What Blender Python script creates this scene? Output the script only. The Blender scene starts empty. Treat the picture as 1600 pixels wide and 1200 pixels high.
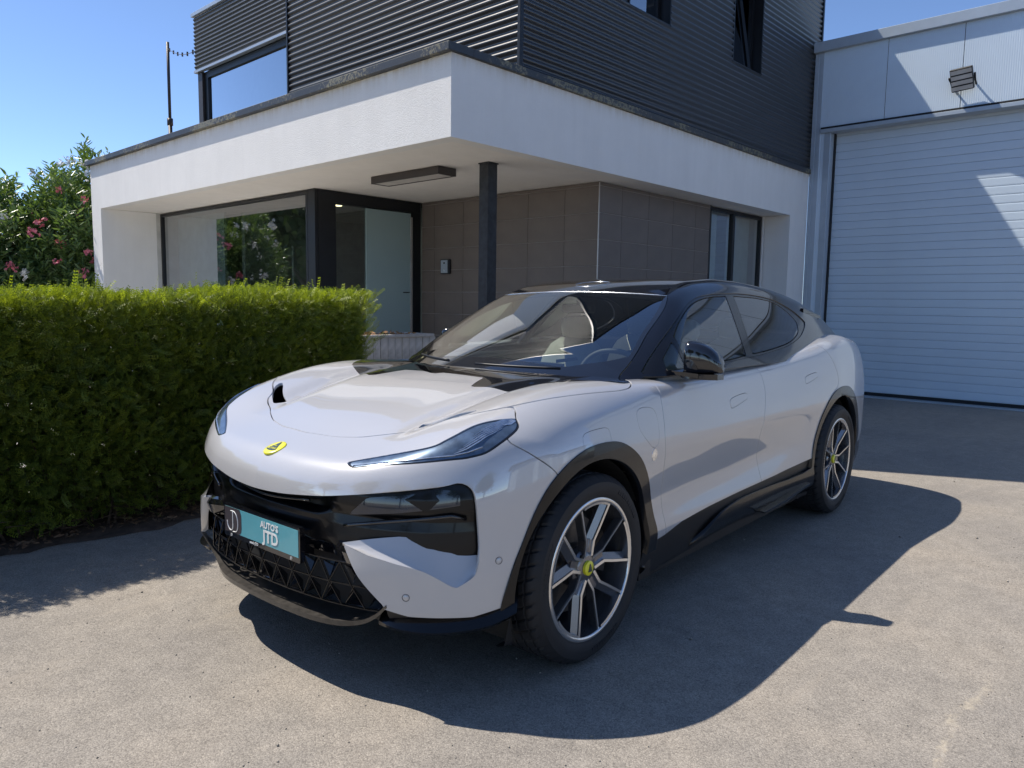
import bpy, bmesh, math, random
import numpy as np
from mathutils import Vector, Matrix
random.seed(7); rng = np.random.default_rng(7)
S = bpy.context.scene
C = S.collection
rad = math.radians
# ---------------------------------------------------------------- camera
cam_d = bpy.data.cameras.new("camera"); cam = bpy.data.objects.new("camera", cam_d); C.objects.link(cam)
cam.location = (-2.3905, -1.7335, 1.4512)
cam.rotation_euler = (1.4643150631874813, -0.014285707180433095, -0.8224704104497996)
cam_d.sensor_fit = 'HORIZONTAL'; cam_d.sensor_width = 36.0; cam_d.lens = 1176.8899 * 36.0 / 1600.0
cam_d.clip_start = 0.05; cam_d.clip_end = 2000
S.camera = cam
# ---------------------------------------------------------------- sun and sky (one direction)
SUN = Vector((-0.46, 1.0, 1.62)).normalized()
elev = math.asin(SUN.z); azim = math.atan2(SUN.x, SUN.y)        # azimuth from +Y, clockwise
w = bpy.data.worlds.new("World"); S.world = w; w.use_nodes = True
wn = w.node_tree; wn.nodes.clear()
sky = wn.nodes.new("ShaderNodeTexSky"); sky.sky_type = 'NISHITA'; sky.sun_disc = False
sky.sun_elevation = elev; sky.sun_rotation = azim
sky.air_density = 0.52; sky.dust_density = 0.05; sky.ozone_density = 3.6; sky.altitude = 0
bg = wn.nodes.new("ShaderNodeBackground"); bg.inputs[1].default_value = 0.15
wo = wn.nodes.new("ShaderNodeOutputWorld")
wn.links.new(sky.outputs[0], bg.inputs[0]); wn.links.new(bg.outputs[0], wo.inputs[0])
sl = bpy.data.lights.new("sun", 'SUN'); sl.energy = 3.85; sl.angle = rad(0.53); sl.color = (1.0, 0.93, 0.83)
so = bpy.data.objects.new("sun", sl); C.objects.link(so)
so.rotation_euler = SUN.to_track_quat('Z', 'Y').to_euler()
S.view_settings.view_transform = 'Standard'; S.view_settings.look = 'None'
S.view_settings.exposure = 0.64; S.view_settings.gamma = 1.0; S.view_settings.use_curve_mapping = False
S.cycles.max_bounces = 10; S.cycles.transparent_max_bounces = 16; S.cycles.glossy_bounces = 5

# ---------------------------------------------------------------- materials
def nodes(name):
    m = bpy.data.materials.new(name); m.use_nodes = True
    t = m.node_tree; b = t.nodes["Principled BSDF"]
    return m, t, b
def N(t, kind, **kw):
    n = t.nodes.new(kind)
    for k, v in kw.items():
        if hasattr(n, k): setattr(n, k, v)
        else: n.inputs[k.replace('_', ' ')].default_value = v
    return n
def L(t, a, b): t.links.new(a, b)
def ramp(t, fac, stops):
    r = t.nodes.new("ShaderNodeValToRGB"); L(t, fac, r.inputs[0])
    e = r.color_ramp.elements
    while len(e) < len(stops): e.new(0.5)
    for i, (p, c) in enumerate(stops):
        e[i].position = p; e[i].color = (c[0], c[1], c[2], 1) if hasattr(c, '__len__') else (c, c, c, 1)
    return r.outputs[0]
def coords(t, which="Object", scale=None):
    c = N(t, "ShaderNodeTexCoord")
    if scale is None: return c.outputs[which]
    mp = N(t, "ShaderNodeMapping"); mp.inputs["Scale"].default_value = scale
    L(t, c.outputs[which], mp.inputs[0]); return mp.outputs[0]
def noise(t, vec, scale, detail=4, rough=.55):
    n = N(t, "ShaderNodeTexNoise"); n.inputs["Scale"].default_value = scale
    n.inputs["Detail"].default_value = detail; n.inputs["Roughness"].default_value = rough
    if vec is not None: L(t, vec, n.inputs["Vector"])
    return n.outputs["Fac"]
def bumpn(t, h, strength, dist, b, prev=None):
    n = N(t, "ShaderNodeBump"); n.inputs["Strength"].default_value = strength; n.inputs["Distance"].default_value = dist
    L(t, h, n.inputs["Height"])
    if prev is not None: L(t, prev, n.inputs["Normal"])
    L(t, n.outputs[0], b.inputs["Normal"]); return n.outputs[0]
def simple(name, col, rough=.5, metal=0., coat=0., var=.12, vscale=6., bump=0., bscale=200., spec=.5, coat_rough=.03, cior=1.5):
    m, t, b = nodes(name)
    v = coords(t)
    n = noise(t, v, vscale)
    lo = [c*(1-var) for c in col]; hi = [min(1, c*(1+var)) for c in col]
    L(t, ramp(t, n, [(.3, lo), (.7, hi)]), b.inputs["Base Color"])
    b.inputs["Roughness"].default_value = rough; b.inputs["Metallic"].default_value = metal
    b.inputs["Coat Weight"].default_value = coat; b.inputs["Coat IOR"].default_value = cior; b.inputs["Coat Roughness"].default_value = coat_rough
    b.inputs["Specular IOR Level"].default_value = spec
    if bump: bumpn(t, noise(t, v, bscale, 3), bump, .002, b)
    return m
M = {}
def mat_glass(name, tint, refl=1.0, rough=0.0):
    m = bpy.data.materials.new(name); m.use_nodes = True; t = m.node_tree; t.nodes.clear()
    o = N(t, "ShaderNodeOutputMaterial"); mx = N(t, "ShaderNodeMixShader")
    tr = N(t, "ShaderNodeBsdfTransparent"); gl = N(t, "ShaderNodeBsdfGlossy")
    tr.inputs[0].default_value = (*tint, 1); gl.inputs["Roughness"].default_value = rough
    gl.inputs[0].default_value = (.95, .97, 1, 1)
    fr = N(t, "ShaderNodeFresnel"); fr.inputs[0].default_value = 1.62
    mu = N(t, "ShaderNodeMath", operation='MULTIPLY', use_clamp=True); mu.inputs[1].default_value = refl
    geo = N(t, "ShaderNodeNewGeometry")
    L(t, fr.outputs[0], mu.inputs[0]); L(t, mu.outputs[0], mx.inputs[0])
    L(t, tr.outputs[0], mx.inputs[1]); L(t, gl.outputs[0], mx.inputs[2]); L(t, mx.outputs[0], o.inputs[0])
    return m
# ---------------------------------------------------------------- mesh helpers
def link(o, parent=None):
    C.objects.link(o)
    if parent is not None: o.parent = parent
    return o
def mesh_obj(name, verts, faces, mat=None, parent=None, smooth=False, mats=None, midx=None):
    me = bpy.data.meshes.new(name); me.from_pydata([tuple(v) for v in verts], [], [tuple(f) for f in faces])
    if mats: 
        for m in mats: me.materials.append(m)
        if midx is not None: me.polygons.foreach_set("material_index", np.array(midx, dtype=np.int32))
    elif mat: me.materials.append(mat)
    if smooth: me.polygons.foreach_set("use_smooth", np.ones(len(me.polygons), dtype=bool))
    me.update()
    return link(bpy.data.objects.new(name, me), parent)
def fast_mesh(name, V, F, mat, parent=None, smooth=False, normals=None, mats=None, midx=None):
    """V (n,3); F (m,k) with k = 3 or 4, all the same"""
    V = np.ascontiguousarray(V, dtype=np.float32); F = np.ascontiguousarray(F, dtype=np.int32)
    me = bpy.data.meshes.new(name); k = F.shape[1]
    me.vertices.add(len(V)); me.vertices.foreach_set("co", V.ravel())
    me.loops.add(F.size); me.loops.foreach_set("vertex_index", F.ravel())
    me.polygons.add(len(F)); me.polygons.foreach_set("loop_start", np.arange(len(F), dtype=np.int32)*k)
    for m in (mats or [mat]): me.materials.append(m)
    if midx is not None: me.polygons.foreach_set("material_index", np.array(midx, dtype=np.int32))
    me.update(calc_edges=True)
    if smooth: me.polygons.foreach_set("use_smooth", np.ones(len(F), dtype=bool))
    if normals is not None:
        me.normals_split_custom_set_from_vertices([tuple(n) for n in normals])
    return link(bpy.data.objects.new(name, me), parent)
class MB:
    """collects boxes, prisms, tubes, lathes; build() links them as one mesh"""
    def __init__(s): s.v = []; s.f = []; s.m = []
    def add(s, vs, fs, mi=0, mat=None):
        o = len(s.v)
        if mat is not None: vs = [mat @ Vector(v) for v in vs]
        s.v += [tuple(v) for v in vs]; s.f += [tuple(i+o for i in f) for f in fs]; s.m += [mi]*len(fs); return s
    def box(s, x0, x1, y0, y1, z0, z1, mi=0, mat=None, bev=0.):
        if bev > 0:
            b = bev; vs = []; 
            for X, sx in ((x0, 1), (x1, -1)):
                for Y, sy in ((y0, 1), (y1, -1)):
                    for Z, sz in ((z0, 1), (z1, -1)):
                        vs += [(X, Y+sy*b, Z+sz*b), (X+sx*b, Y, Z+sz*b), (X+sx*b, Y+sy*b, Z)]
            bm = bmesh.new(); bv = [bm.verts.new(v) for v in vs]
            r = bmesh.ops.convex_hull(bm, input=bv); bmesh.ops.dissolve_limit(bm, angle_limit=.02, verts=bm.verts, edges=bm.edges)
            bm.verts.index_update(); s.add([v.co[:] for v in bm.verts], [[v.index for v in f.verts] for f in bm.faces], mi, mat); bm.free(); return s
        vs = [(x0,y0,z0),(x1,y0,z0),(x1,y1,z0),(x0,y1,z0),(x0,y0,z1),(x1,y0,z1),(x1,y1,z1),(x0,y1,z1)]
        return s.add(vs, [(0,3,2,1),(4,5,6,7),(0,1,5,4),(1,2,6,5),(2,3,7,6),(3,0,4,7)], mi, mat)
    def tube(s, pts, r, n=10, mi=0, cap=True, close=False):
        pts = [Vector(p) for p in pts]; k = len(pts); rs = r if hasattr(r, '__len__') else [r]*k
        vs = []; up = None
        for i, p in enumerate(pts):
            d = ((pts[(i+1) % k] if (close or i < k-1) else p) - (pts[i-1] if (close or i > 0) else p)).normalized()
            if up is None: up = Vector((0,0,1)) if abs(d.z) < .9 else Vector((1,0,0))
            a = d.cross(up).normalized(); b = a.cross(d).normalized(); up = b
            vs += [p + (a*math.cos(2*math.pi*j/n) + b*math.sin(2*math.pi*j/n))*rs[i] for j in range(n)]
        fs = [(i*n+j, i*n+(j+1) % n, ((i+1) % k)*n+(j+1) % n, ((i+1) % k)*n+j) for i in range(k if close else k-1) for j in range(n)]
        if cap and not close: fs += [tuple(range(n))[::-1], tuple((k-1)*n+j for j in range(n))]
        return s.add(vs, fs, mi)
    def prism(s, poly, d0, d1, fn, mi=0):
        """poly (a,b) list; fn(a,b,d)->xyz"""
        n = len(poly); vs = [fn(a, b, d0) for a, b in poly] + [fn(a, b, d1) for a, b in poly]
        fs = [tuple(range(n))[::-1], tuple(range(n, 2*n))] + [(i, (i+1) % n, n+(i+1) % n, n+i) for i in range(n)]
        return s.add(vs, fs, mi)
    def lathe(s, prof, n, fn, mi=0, closed=True):
        """prof (r,h) list; fn(r cos, r sin, h)->xyz"""
        k = len(prof); vs = [fn(r*math.cos(2*math.pi*i/n), r*math.sin(2*math.pi*i/n), h) for i in range(n) for r, h in prof]
        fs = [(i*k+j, ((i+1) % n)*k+j, ((i+1) % n)*k+j+1, i*k+j+1) for i in range(n) for j in range(k-1)]
        return s.add(vs, fs, mi)
    def build(s, name, mat=None, parent=None, smooth=False, mats=None, angle=None):
        o = mesh_obj(name, s.v, s.f, mat, parent, smooth or angle is not None, mats, s.m if mats else None)
        bm = bmesh.new(); bm.from_mesh(o.data); bmesh.ops.recalc_face_normals(bm, faces=bm.faces)
        if angle is not None:
            for e in bm.edges:
                if len(e.link_faces) == 2 and e.calc_face_angle(0) > angle: e.smooth = False
        bm.to_mesh(o.data); bm.free()
        return o
def tag(o, label=None, cat=None, group=None, kind=None):
    if label: o["label"] = label
    if cat: o["category"] = cat
    if group: o["group"] = group
    if kind: o["kind"] = kind
    return o
def empty(name, loc=(0,0,0), rz=0., parent=None):
    o = bpy.data.objects.new(name, None); o.location = loc; o.rotation_euler = (0,0,rz); o.empty_display_size = .2
    return link(o, parent)
def text_mesh(name, body, size, depth, mat, M4, parent, align='CENTER', bold=.0, sx=1.0):
    cu = bpy.data.curves.new(name, 'FONT'); cu.body = body; cu.size = size; cu.extrude = depth; cu.offset = bold
    cu.align_x = align; cu.align_y = 'CENTER'; cu.resolution_u = 3
    o = bpy.data.objects.new(name, cu); C.objects.link(o)
    dg = bpy.context.evaluated_depsgraph_get(); me = bpy.data.meshes.new_from_object(o.evaluated_get(dg))
    bpy.data.objects.remove(o); bpy.data.curves.remove(cu)
    me.transform(Matrix.Diagonal((sx,1,1,1))); me.transform(M4); me.materials.clear(); me.materials.append(mat); me.name = name
    return link(bpy.data.objects.new(name, me), parent)
# ================================================================ SETTING
def asphalt():
    m, t, b = nodes("asphalt_pale_aggregate")
    v = coords(t, "Object")
    n1 = noise(t, v, 150, 2, .6); n2 = noise(t, v, 1.1, 5, .55); n3 = noise(t, v, 9, 4, .6)
    vo = N(t, "ShaderNodeTexVoronoi"); vo.inputs["Scale"].default_value = 210; vo.inputs["Randomness"].default_value = 1.; L(t, v, vo.inputs["Vector"])
    stone = ramp(t, vo.outputs["Color"], [(0., (.19,.172,.150)), (.35, (.268,.243,.212)), (.7, (.325,.295,.255)), (1., (.42,.38,.325))])
    # dark binder between the stones
    gap = ramp(t, vo.outputs["Distance"], [(.0, 1.), (.55, 1.), (.85, .42)])
    mu = N(t, "ShaderNodeMix", data_type='RGBA', blend_type='MULTIPLY'); mu.inputs[0].default_value = .55; L(t, stone, mu.inputs[6]); L(t, gap, mu.inputs[7])
    big = ramp(t, n2, [(.28, (.84,.85,.88)), (.50, (1.,1.,1.)), (.72, (1.13,1.10,1.06))]); sm = ramp(t, n3, [(.3, .90), (.7, 1.1)])
    m2 = N(t, "ShaderNodeMix", data_type='RGBA', blend_type='MULTIPLY'); m2.inputs[0].default_value = 1; L(t, mu.outputs[2], m2.inputs[6]); L(t, big, m2.inputs[7])
    m3 = N(t, "ShaderNodeMix", data_type='RGBA', blend_type='MULTIPLY'); m3.inputs[0].default_value = 1; L(t, m2.outputs[2], m3.inputs[6]); L(t, sm, m3.inputs[7])
    # a wandering pale scuff of dusty sand, bottom right, and faint others
    mp = N(t, "ShaderNodeMapping"); mp.inputs["Rotation"].default_value = (0,0,rad(-52)); mp.inputs["Scale"].default_value = (.45,3.2,1); L(t, v, mp.inputs[0])
    w1 = noise(t, mp.outputs[0], 1.6, 6, .62); st = ramp(t, w1, [(.60, 0.), (.68, .35)])
    fin = N(t, "ShaderNodeMix", data_type='RGBA', blend_type='MIX'); L(t, st, fin.inputs[0]); L(t, m3.outputs[2], fin.inputs[6]); fin.inputs[7].default_value = (.34,.30,.25,1)
    # one thin wandering pale crack line of dusty filler in the right foreground
    sx = N(t, "ShaderNodeSeparateXYZ"); L(t, v, sx.inputs[0])
    wob = N(t, "ShaderNodeMath", operation='MULTIPLY_ADD'); L(t, noise(t, v, 5.5, 5, .7), wob.inputs[0]); wob.inputs[1].default_value = .22; wob.inputs[2].default_value = -1.30
    dy = N(t, "ShaderNodeMath", operation='SUBTRACT'); L(t, sx.outputs[1], dy.inputs[0]); L(t, wob.outputs[0], dy.inputs[1])
    ab = N(t, "ShaderNodeMath", operation='ABSOLUTE'); L(t, dy.outputs[0], ab.inputs[0])
    nr = ramp(t, ab.outputs[0], [(.0, 1.), (.022, 0.)]); br_ = ramp(t, noise(t, v, 14, 4, .7), [(.38, 0.), (.60, .55)]); ex = ramp(t, sx.outputs[0], [(.0, 0.), (.10, 1.), (.9, 1.), (1., 0.)])
    q1 = N(t, "ShaderNodeMath", operation='MULTIPLY'); L(t, nr, q1.inputs[0]); L(t, br_, q1.inputs[1]); q2 = N(t, "ShaderNodeMath", operation='MULTIPLY'); L(t, q1.outputs[0], q2.inputs[0]); L(t, ex, q2.inputs[1])
    f2 = N(t, "ShaderNodeMix", data_type='RGBA', blend_type='MIX'); L(t, q2.outputs[0], f2.inputs[0]); L(t, fin.outputs[2], f2.inputs[6]); f2.inputs[7].default_value = (.52,.45,.34,1)
    # old damp and oil marks
    oil = ramp(t, noise(t, v, 2.7, 3, .5), [(.70, (1,1,1)), (.80, (.72,.72,.74))]); f3 = N(t, "ShaderNodeMix", data_type='RGBA', blend_type='MULTIPLY'); f3.inputs[0].default_value = 1; L(t, f2.outputs[2], f3.inputs[6]); L(t, oil, f3.inputs[7]); fin = f3
    L(t, fin.outputs[2], b.inputs["Base Color"]); b.inputs["Roughness"].default_value = .88; b.inputs["Specular IOR Level"].default_value = .3
    h = ramp(t, vo.outputs["Distance"], [(.0, 1.), (.9, 0.)])
    p1 = bumpn(t, h, .6, .0022, b); bumpn(t, n1, .35, .002, b, p1)
    return m
M['asphalt'] = asphalt()
M['soil'] = simple("dry_soil", (.075,.052,.038), .95, bump=.8, bscale=60, var=.45, vscale=14)
def render_white(name, col, dirt=.35):
    m, t, b = nodes(name); v = coords(t)
    mp = N(t, "ShaderNodeMapping"); mp.inputs["Scale"].default_value = (7,7,.45); L(t, v, mp.inputs[0])
    streak = noise(t, mp.outputs[0], 1.0, 6, .65); blot = noise(t, v, 2.2, 5, .6); gr = noise(t, v, 95, 4, .7)
    c1 = ramp(t, streak, [(.30, [c*.965 for c in col]), (.62, col)]); c2 = ramp(t, blot, [(.3, .95), (.65, 1.)])
    mu = N(t, "ShaderNodeMix", data_type='RGBA', blend_type='MULTIPLY'); mu.inputs[0].default_value = 1; L(t, c1, mu.inputs[6]); L(t, c2, mu.inputs[7])
    # brown run-off stains that start under the metal coping
    sx = N(t, "ShaderNodeSeparateXYZ"); L(t, v, sx.inputs[0]); top = ramp(t, sx.outputs[2], [(0.,0.),(1.,0.)])
    mr = N(t, "ShaderNodeMapRange"); mr.inputs[1].default_value = 3.50; mr.inputs[2].default_value = 3.695; L(t, sx.outputs[2], mr.inputs[0])
    mq = N(t, "ShaderNodeMapping"); mq.inputs["Scale"].default_value = (11,11,.7); L(t, v, mq.inputs[0]); sn = ramp(t, noise(t, mq.outputs[0], 1.2, 5, .7), [(.36, .15), (.66, 1.)])
    pw = N(t, "ShaderNodeMath", operation='POWER'); L(t, mr.outputs[0], pw.inputs[0]); pw.inputs[1].default_value = 2.2
    ms = N(t, "ShaderNodeMath", operation='MULTIPLY'); L(t, pw.outputs[0], ms.inputs[0]); L(t, sn, ms.inputs[1])
    m4 = N(t, "ShaderNodeMix", data_type='RGBA', blend_type='MULTIPLY'); L(t, ms.outputs[0], m4.inputs[0]); L(t, mu.outputs[2], m4.inputs[6]); m4.inputs[7].default_value = (.72,.64,.52,1); mu = m4
    L(t, mu.outputs[2], b.inputs["Base Color"]); b.inputs["Roughness"].default_value = .92
    bumpn(t, gr, .9, .006, b); return m
M['render'] = render_white("white_render_plaster", (.80,.785,.755))
M['soffit'] = render_white("soffit_plaster", (.84,.80,.74))
def lichen_metal():
    m, t, b = nodes("coping_metal_lichen"); v = coords(t)
    n = noise(t, v, 26, 5, .7); big = noise(t, v, 1.3, 3, .5)
    ad = N(t, "ShaderNodeMath", operation='MULTIPLY'); L(t, n, ad.inputs[0]); L(t, big, ad.inputs[1])
    L(t, ramp(t, ad.outputs[0], [(.235, (.032,.036,.042)), (.29, (.06,.06,.055)), (.325, (.24,.21,.12)), (.37, (.10,.10,.08))]), b.inputs["Base Color"])
    b.inputs["Roughness"].default_value = .5; bumpn(t, n, .3, .004, b); return m
M['coping'] = lichen_metal()
M['clad'] = simple("black_corrugated_metal", (.014,.0155,.019), .38, 0., .35, .18, 3, spec=.7, coat_rough=.30, cior=1.6)
M['frame'] = simple("black_aluminium_frame", (.010,.011,.013), .42, .2, 0, .2, 5)
M['post'] = simple("weathered_black_post", (.020,.022,.026), .6, .2, 0, .6, 18, bump=.4, bscale=60)
M['tile'] = simple("brown_grey_stone_tile", (.15,.125,.108), .62, var=.10, vscale=3.5, bump=.12, bscale=90)
M['grout'] = simple("pale_grout", (.38,.355,.33), .9)
M['corner'] = simple("tile_edge_trim", (.42,.40,.38), .4, .6)
M['hall'] = simple("pale_blue_grey_sheet", (.60,.70,.79), .42, .15, 0, .04, 1.2)
M['hallcap'] = simple("hall_flashing", (.40,.46,.52), .4, .25, 0, .05)
M['slat'] = simple("door_slat_grey", (.60,.70,.79), .45, .1, 0, .035, 1.)
M['darkgap'] = simple("dark_joint", (.015,.016,.018), .8)
M['room'] = simple("office_wall_paint", (.50,.50,.47), .8); M['roomfloor'] = simple("office_floor", (.16,.15,.14), .4)
M['frost'] = simple("frosted_door_film", (.30,.40,.40), .28, 0, .7, .04, 1., coat_rough=.02)
M['winref'] = mat_glass("office_glass", (.62,.70,.66), 2.6)
M['bluewin'] = mat_glass("upper_window_glass", (.25,.30,.33), 4.5)
M['blind'] = simple("window_blind", (.55,.60,.62), .7)
M['wood'] = simple("weathered_grey_wood", (.46,.44,.41), .85, var=.25, vscale=9, bump=.5, bscale=40)
M['bark'] = simple("bark_chips", (.40,.22,.10), .9, var=.5, vscale=30, bump=.6, bscale=40)
M['lampm'] = simple("lamp_housing_bronze", (.045,.036,.032), .5, .2)
M['opal'] = simple("lamp_opal_panel", (.55,.52,.48), .5)

# ground: one sheet reaching the horizon
def sheet(name, x0, x1, y0, y1, z, mat, n=1):
    return mesh_obj(name, [(x0,y0,z),(x1,y0,z),(x1,y1,z),(x0,y1,z)], [(0,1,2,3)], mat)
tag(sheet("ground", -400, 400, -400, 400, 0., M['asphalt']), kind="structure")
# planting bed under the hedge with a ragged edge over the asphalt
xs = np.linspace(-14, 1.9, 160); vs = []
for i, x in enumerate(xs):
    e = 3.13+.05*math.sin(x*2.1)+.03*math.sin(x*5.3+1)+.018*math.sin(x*17)+.012*rng.standard_normal()
    vs += [(x, e, .003), (x, e+.04, .012+.006*rng.random()), (x, 3.35, .035), (x, 4.35, .045)]
tag(mesh_obj("planting_bed", vs, [(i*4+j, i*4+4+j, i*4+5+j, i*4+1+j) for i in range(159) for j in range(3)], M['soil'], smooth=True), kind="structure")

M['bounce'] = simple("pale_bounce_concrete", (.50,.48,.44), .9, var=.12, vscale=4, bump=.4, bscale=80)  # pale surface behind the hedge, unseen, added to bounce sunlight onto soffit and reveals
tag(sheet("bounce_paving", -4.5, 5.22, 4.36, 12.19, .050, M['bounce']), kind="structure")
tag(mesh_obj("bounce_paving_edge", [(-4.5,4.30,0),(2.1,4.30,0),(2.1,4.36,.05),(-4.5,4.36,.05)], [(0,1,2,3)], M['bounce']), kind="structure")  # sloping rim of the added bounce surface
# loose grit swept about on the asphalt
V = []; F = []
for i in range(1500):
    u_ = rng.random(); x = -3.2+9.5*rng.random(); y = -2.6+5.4*rng.random(); s_ = rng.uniform(.0018,.0048)*(1+1.2*(rng.random() < .05)); o = len(V); r3 = rng.uniform(.7,1.3,6)*s_
    V += [(x+r3[0],y,s_*.4),(x,y+r3[1],s_*.5),(x-r3[2],y,s_*.4),(x,y-r3[3],s_*.3),(x,y,s_*1.3),(x,y,-.001)]
    F += [(o,o+1,o+4),(o+1,o+2,o+4),(o+2,o+3,o+4),(o+3,o,o+4),(o+1,o,o+5),(o+2,o+1,o+5),(o+3,o+2,o+5),(o,o+3,o+5)]
M['grit'] = simple("grit", (.30,.27,.23), .9, var=.6, vscale=40)
tag(fast_mesh("loose_grit", V, F, M['grit']), "loose grit and small stones scattered over the asphalt", "grit", kind="stuff")
# ---------------------------------------------------------------- office building
Xc, Yr, ZB, ZT = 2.372, 3.475, 2.95, 3.69
M['winref']=mat_glass('office_glass',(.62,.70,.66),3.2)
off = empty("office_building", (Xc, Yr, 0))
tag(off, "white rendered office with a black corrugated upper storey and a covered entrance", "building")
def OB(name, boxes, mat, bev=0., parent=None, local=True):
    mb = MB()
    for b_ in boxes: mb.box(*b_, bev=bev)
    o = mb.build(name, mat, parent or off)
    o.matrix_parent_inverse = Matrix.Translation((-Xc,-Yr,0)) if (parent or off) == off else Matrix()
    return o
OB("fascia", [(Xc, Xc+.16, Yr+.0, 12.62, ZB, ZT)], M['render'])
OB("fascia", [(Xc+.16, 10.55, Yr, Yr+.16, ZB, ZT)], M['render'])
OB("soffit", [(Xc+.16, 10.54, Yr+.16, 12.60, ZB+.004, ZB+.12)], M['soffit'])
OB("roof_deck", [(Xc+.16, 10.54, Yr+.16, 12.60, ZT-.06, ZT+.0)], M['darkgap'])
OB("coping", [(Xc-.062, Xc+.25, Yr-.035, 12.70, ZT+.002, ZT+.078)], M['coping'], .004)
OB("coping", [(Xc+.2502, 10.60, Yr-.035, Yr+.02, ZT+.002, ZT+.078)], M['coping'], .004)
OB("end_wall", [(Xc, 3.28, 12.20, 12.615, 0, ZB)], M['render']); OB("end_wall", [(3.281, 10.5, 12.20, 12.615, 0, ZB+.003)], M['room'])
OB("corner_pier", [(9.87, 10.55, Yr, Yr+.6, 0, ZB)], M['render'])
OB("rear_wall", [(9.88, 10.5, Yr+.601, 12.19, 0, ZB)], M['room'])
# tiled walls: backing with grout, tiles one by one
OB("tile_backing", [(5.231, 5.40, 3.911, 7.23, 0, ZB-.002)], M['grout']); OB("tile_backing", [(5.2305, 8.0, 3.9105, 4.08, 0, ZB-.004)], M['grout'])
me_t = {}
def tile(x0, x1, y0, y1, z0, z1):
    dx, dy, dz = x1-x0, y1-y0, z1-z0; k = (round(dx,3), round(dy,3), round(dz,3))
    if k not in me_t:
        mb = MB(); mb.box(0, dx, 0, dy, 0, dz, bev=.0015); o = mb.build("tile", M['tile'], off); me_t[k] = o.data
    else: o = bpy.data.objects.new("tile", me_t[k]); link(o, off)
    o.matrix_parent_inverse = Matrix.Translation((-Xc,-Yr,0)); o.location = (x0, y0, z0)
    return o
zj = [ZB-.002]+[2.905-.3245*k for k in range(9)]+[0.]
yj = [3.9]+[4.44, 5.065, 5.69, 6.315, 6.94]+[7.225]
xj = [5.22, 5.71, 6.33, 6.95, 7.57, 7.995]
g = .0040
for zt_, zb_ in zip(zj[:-1], zj[1:]):
    if zt_-zb_ < .02: continue
    for a, b_ in zip(yj[:-1], yj[1:]): tile(5.22, 5.2295, a+.0018+(.010 if a == 3.9 else 0), b_-.0018, zb_+g, zt_-g)
    for a, b_ in zip(xj[:-1], xj[1:]): tile(a+.0024+(.010 if a == 5.22 else 0), b_-.0024, 3.9, 3.9095, zb_+g, zt_-g)
OB("tile_corner_trim", [(5.219, 5.230, 3.899, 3.910, 0, ZB-.001)], M['corner'])
# right-hand window in its reveal
OB("window_reveal", [(8.0, 8.03, 3.90, 4.1, 0, ZB-.002)], M['frame'])
OB("reveal_panel", [(9.805, 9.8395, 3.90, 4.05, 0, ZB-.003)], M['render'])
def window(x0, x1, y0, y1, z0, z1, axis, nmul, glass, fw=.05, dep=.06, name="window", muls=(), room=None):
    """axis 'y': pane in a y = const plane facing -y; axis 'x': facing -x"""
    mb = MB()
    if axis == 'y':
        mb.box(x0,x0+fw,y0,y0+dep,z0,z1); mb.box(x1-fw,x1,y0,y0+dep,z0,z1); mb.box(x0+fw,x1-fw,y0,y0+dep,z1-fw,z1); mb.box(x0+fw,x1-fw,y0,y0+dep,z0,z0+fw)
        for mx in muls: mb.box(mx-fw*.8,mx+fw*.8,y0-.005,y0+dep,z0+fw,z1-fw)
    else:
        mb.box(x0,x0+dep,y0,y0+fw,z0,z1); mb.box(x0,x0+dep,y1-fw,y1,z0,z1); mb.box(x0,x0+dep,y0+fw,y1-fw,z1-fw,z1); mb.box(x0,x0+dep,y0+fw,y1-fw,z0,z0+fw)
        for my in muls: mb.box(x0-.005,x0+dep,my-fw*.8,my+fw*.8,z0+fw,z1-fw)
    o = mb.build(name, M['frame'], off); o.matrix_parent_inverse = Matrix.Translation((-Xc,-Yr,0))
    e = .012
    if axis == 'y': p = mesh_obj("pane", [(x0+fw,y0+.03,z0+fw),(x1-fw,y0+.03,z0+fw),(x1-fw,y0+.03,z1-fw),(x0+fw,y0+.03,z1-fw)], [(0,1,2,3)], glass, o)
    else: p = mesh_obj("pane", [(x0+.03,y1-fw,z0+fw),(x0+.03,y0+fw,z0+fw),(x0+.03,y0+fw,z1-fw),(x0+.03,y1-fw,z1-fw)], [(0,1,2,3)], glass, o)
    return o
window(8.03, 9.80, 3.92, 3.92, 0.02, ZB-.01, 'y', 1, M['winref'], muls=(8.80,))
OB("curtain", [(8.06, 8.62, 4.12, 4.13, .05, 2.9), (8.95, 9.75, 4.12, 4.13, .05, 2.9)], M['blind'])
# entrance: glazed front facing the yard
window(3.35, 3.35, 7.42, 12.19, .03, ZB-.012, 'x', 0, M['winref'], fw=.045)
OB("entrance_frame", [(3.352, 3.40, 7.24, 7.415, 0, ZB-.004), (3.4005, 3.68, 7.232, 7.40, 0, ZB-.005), (3.6805, 5.2, 7.236, 7.40, 2.79, ZB-.006), (5.055, 5.2, 7.2365, 7.40, 0, 2.789)], M['frame'])
lw = mesh_obj("sidelight", [(3.681,7.29,.02),(4.215,7.29,.02),(4.215,7.29,2.789),(3.681,7.29,2.789)], [(0,1,2,3)], M['winref'], off); lw.matrix_parent_inverse = Matrix.Translation((-Xc,-Yr,0))
dr = OB("entrance_door", [(4.216, 5.03, 7.262, 7.30, .02, 2.775)], M['frost'])
mb = MB(); mb.box(5.026-.012, 5.026+.022, 7.238, 7.262, .04, 2.72, bev=.003); hb = mb.build("door_pull", M['corner'], dr); 
mb = MB(); mb.box(4.88, 4.99, 7.236, 7.262, 1.588, 1.602, bev=.002); mb.build("door_handle", M['frame'], dr)
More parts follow.
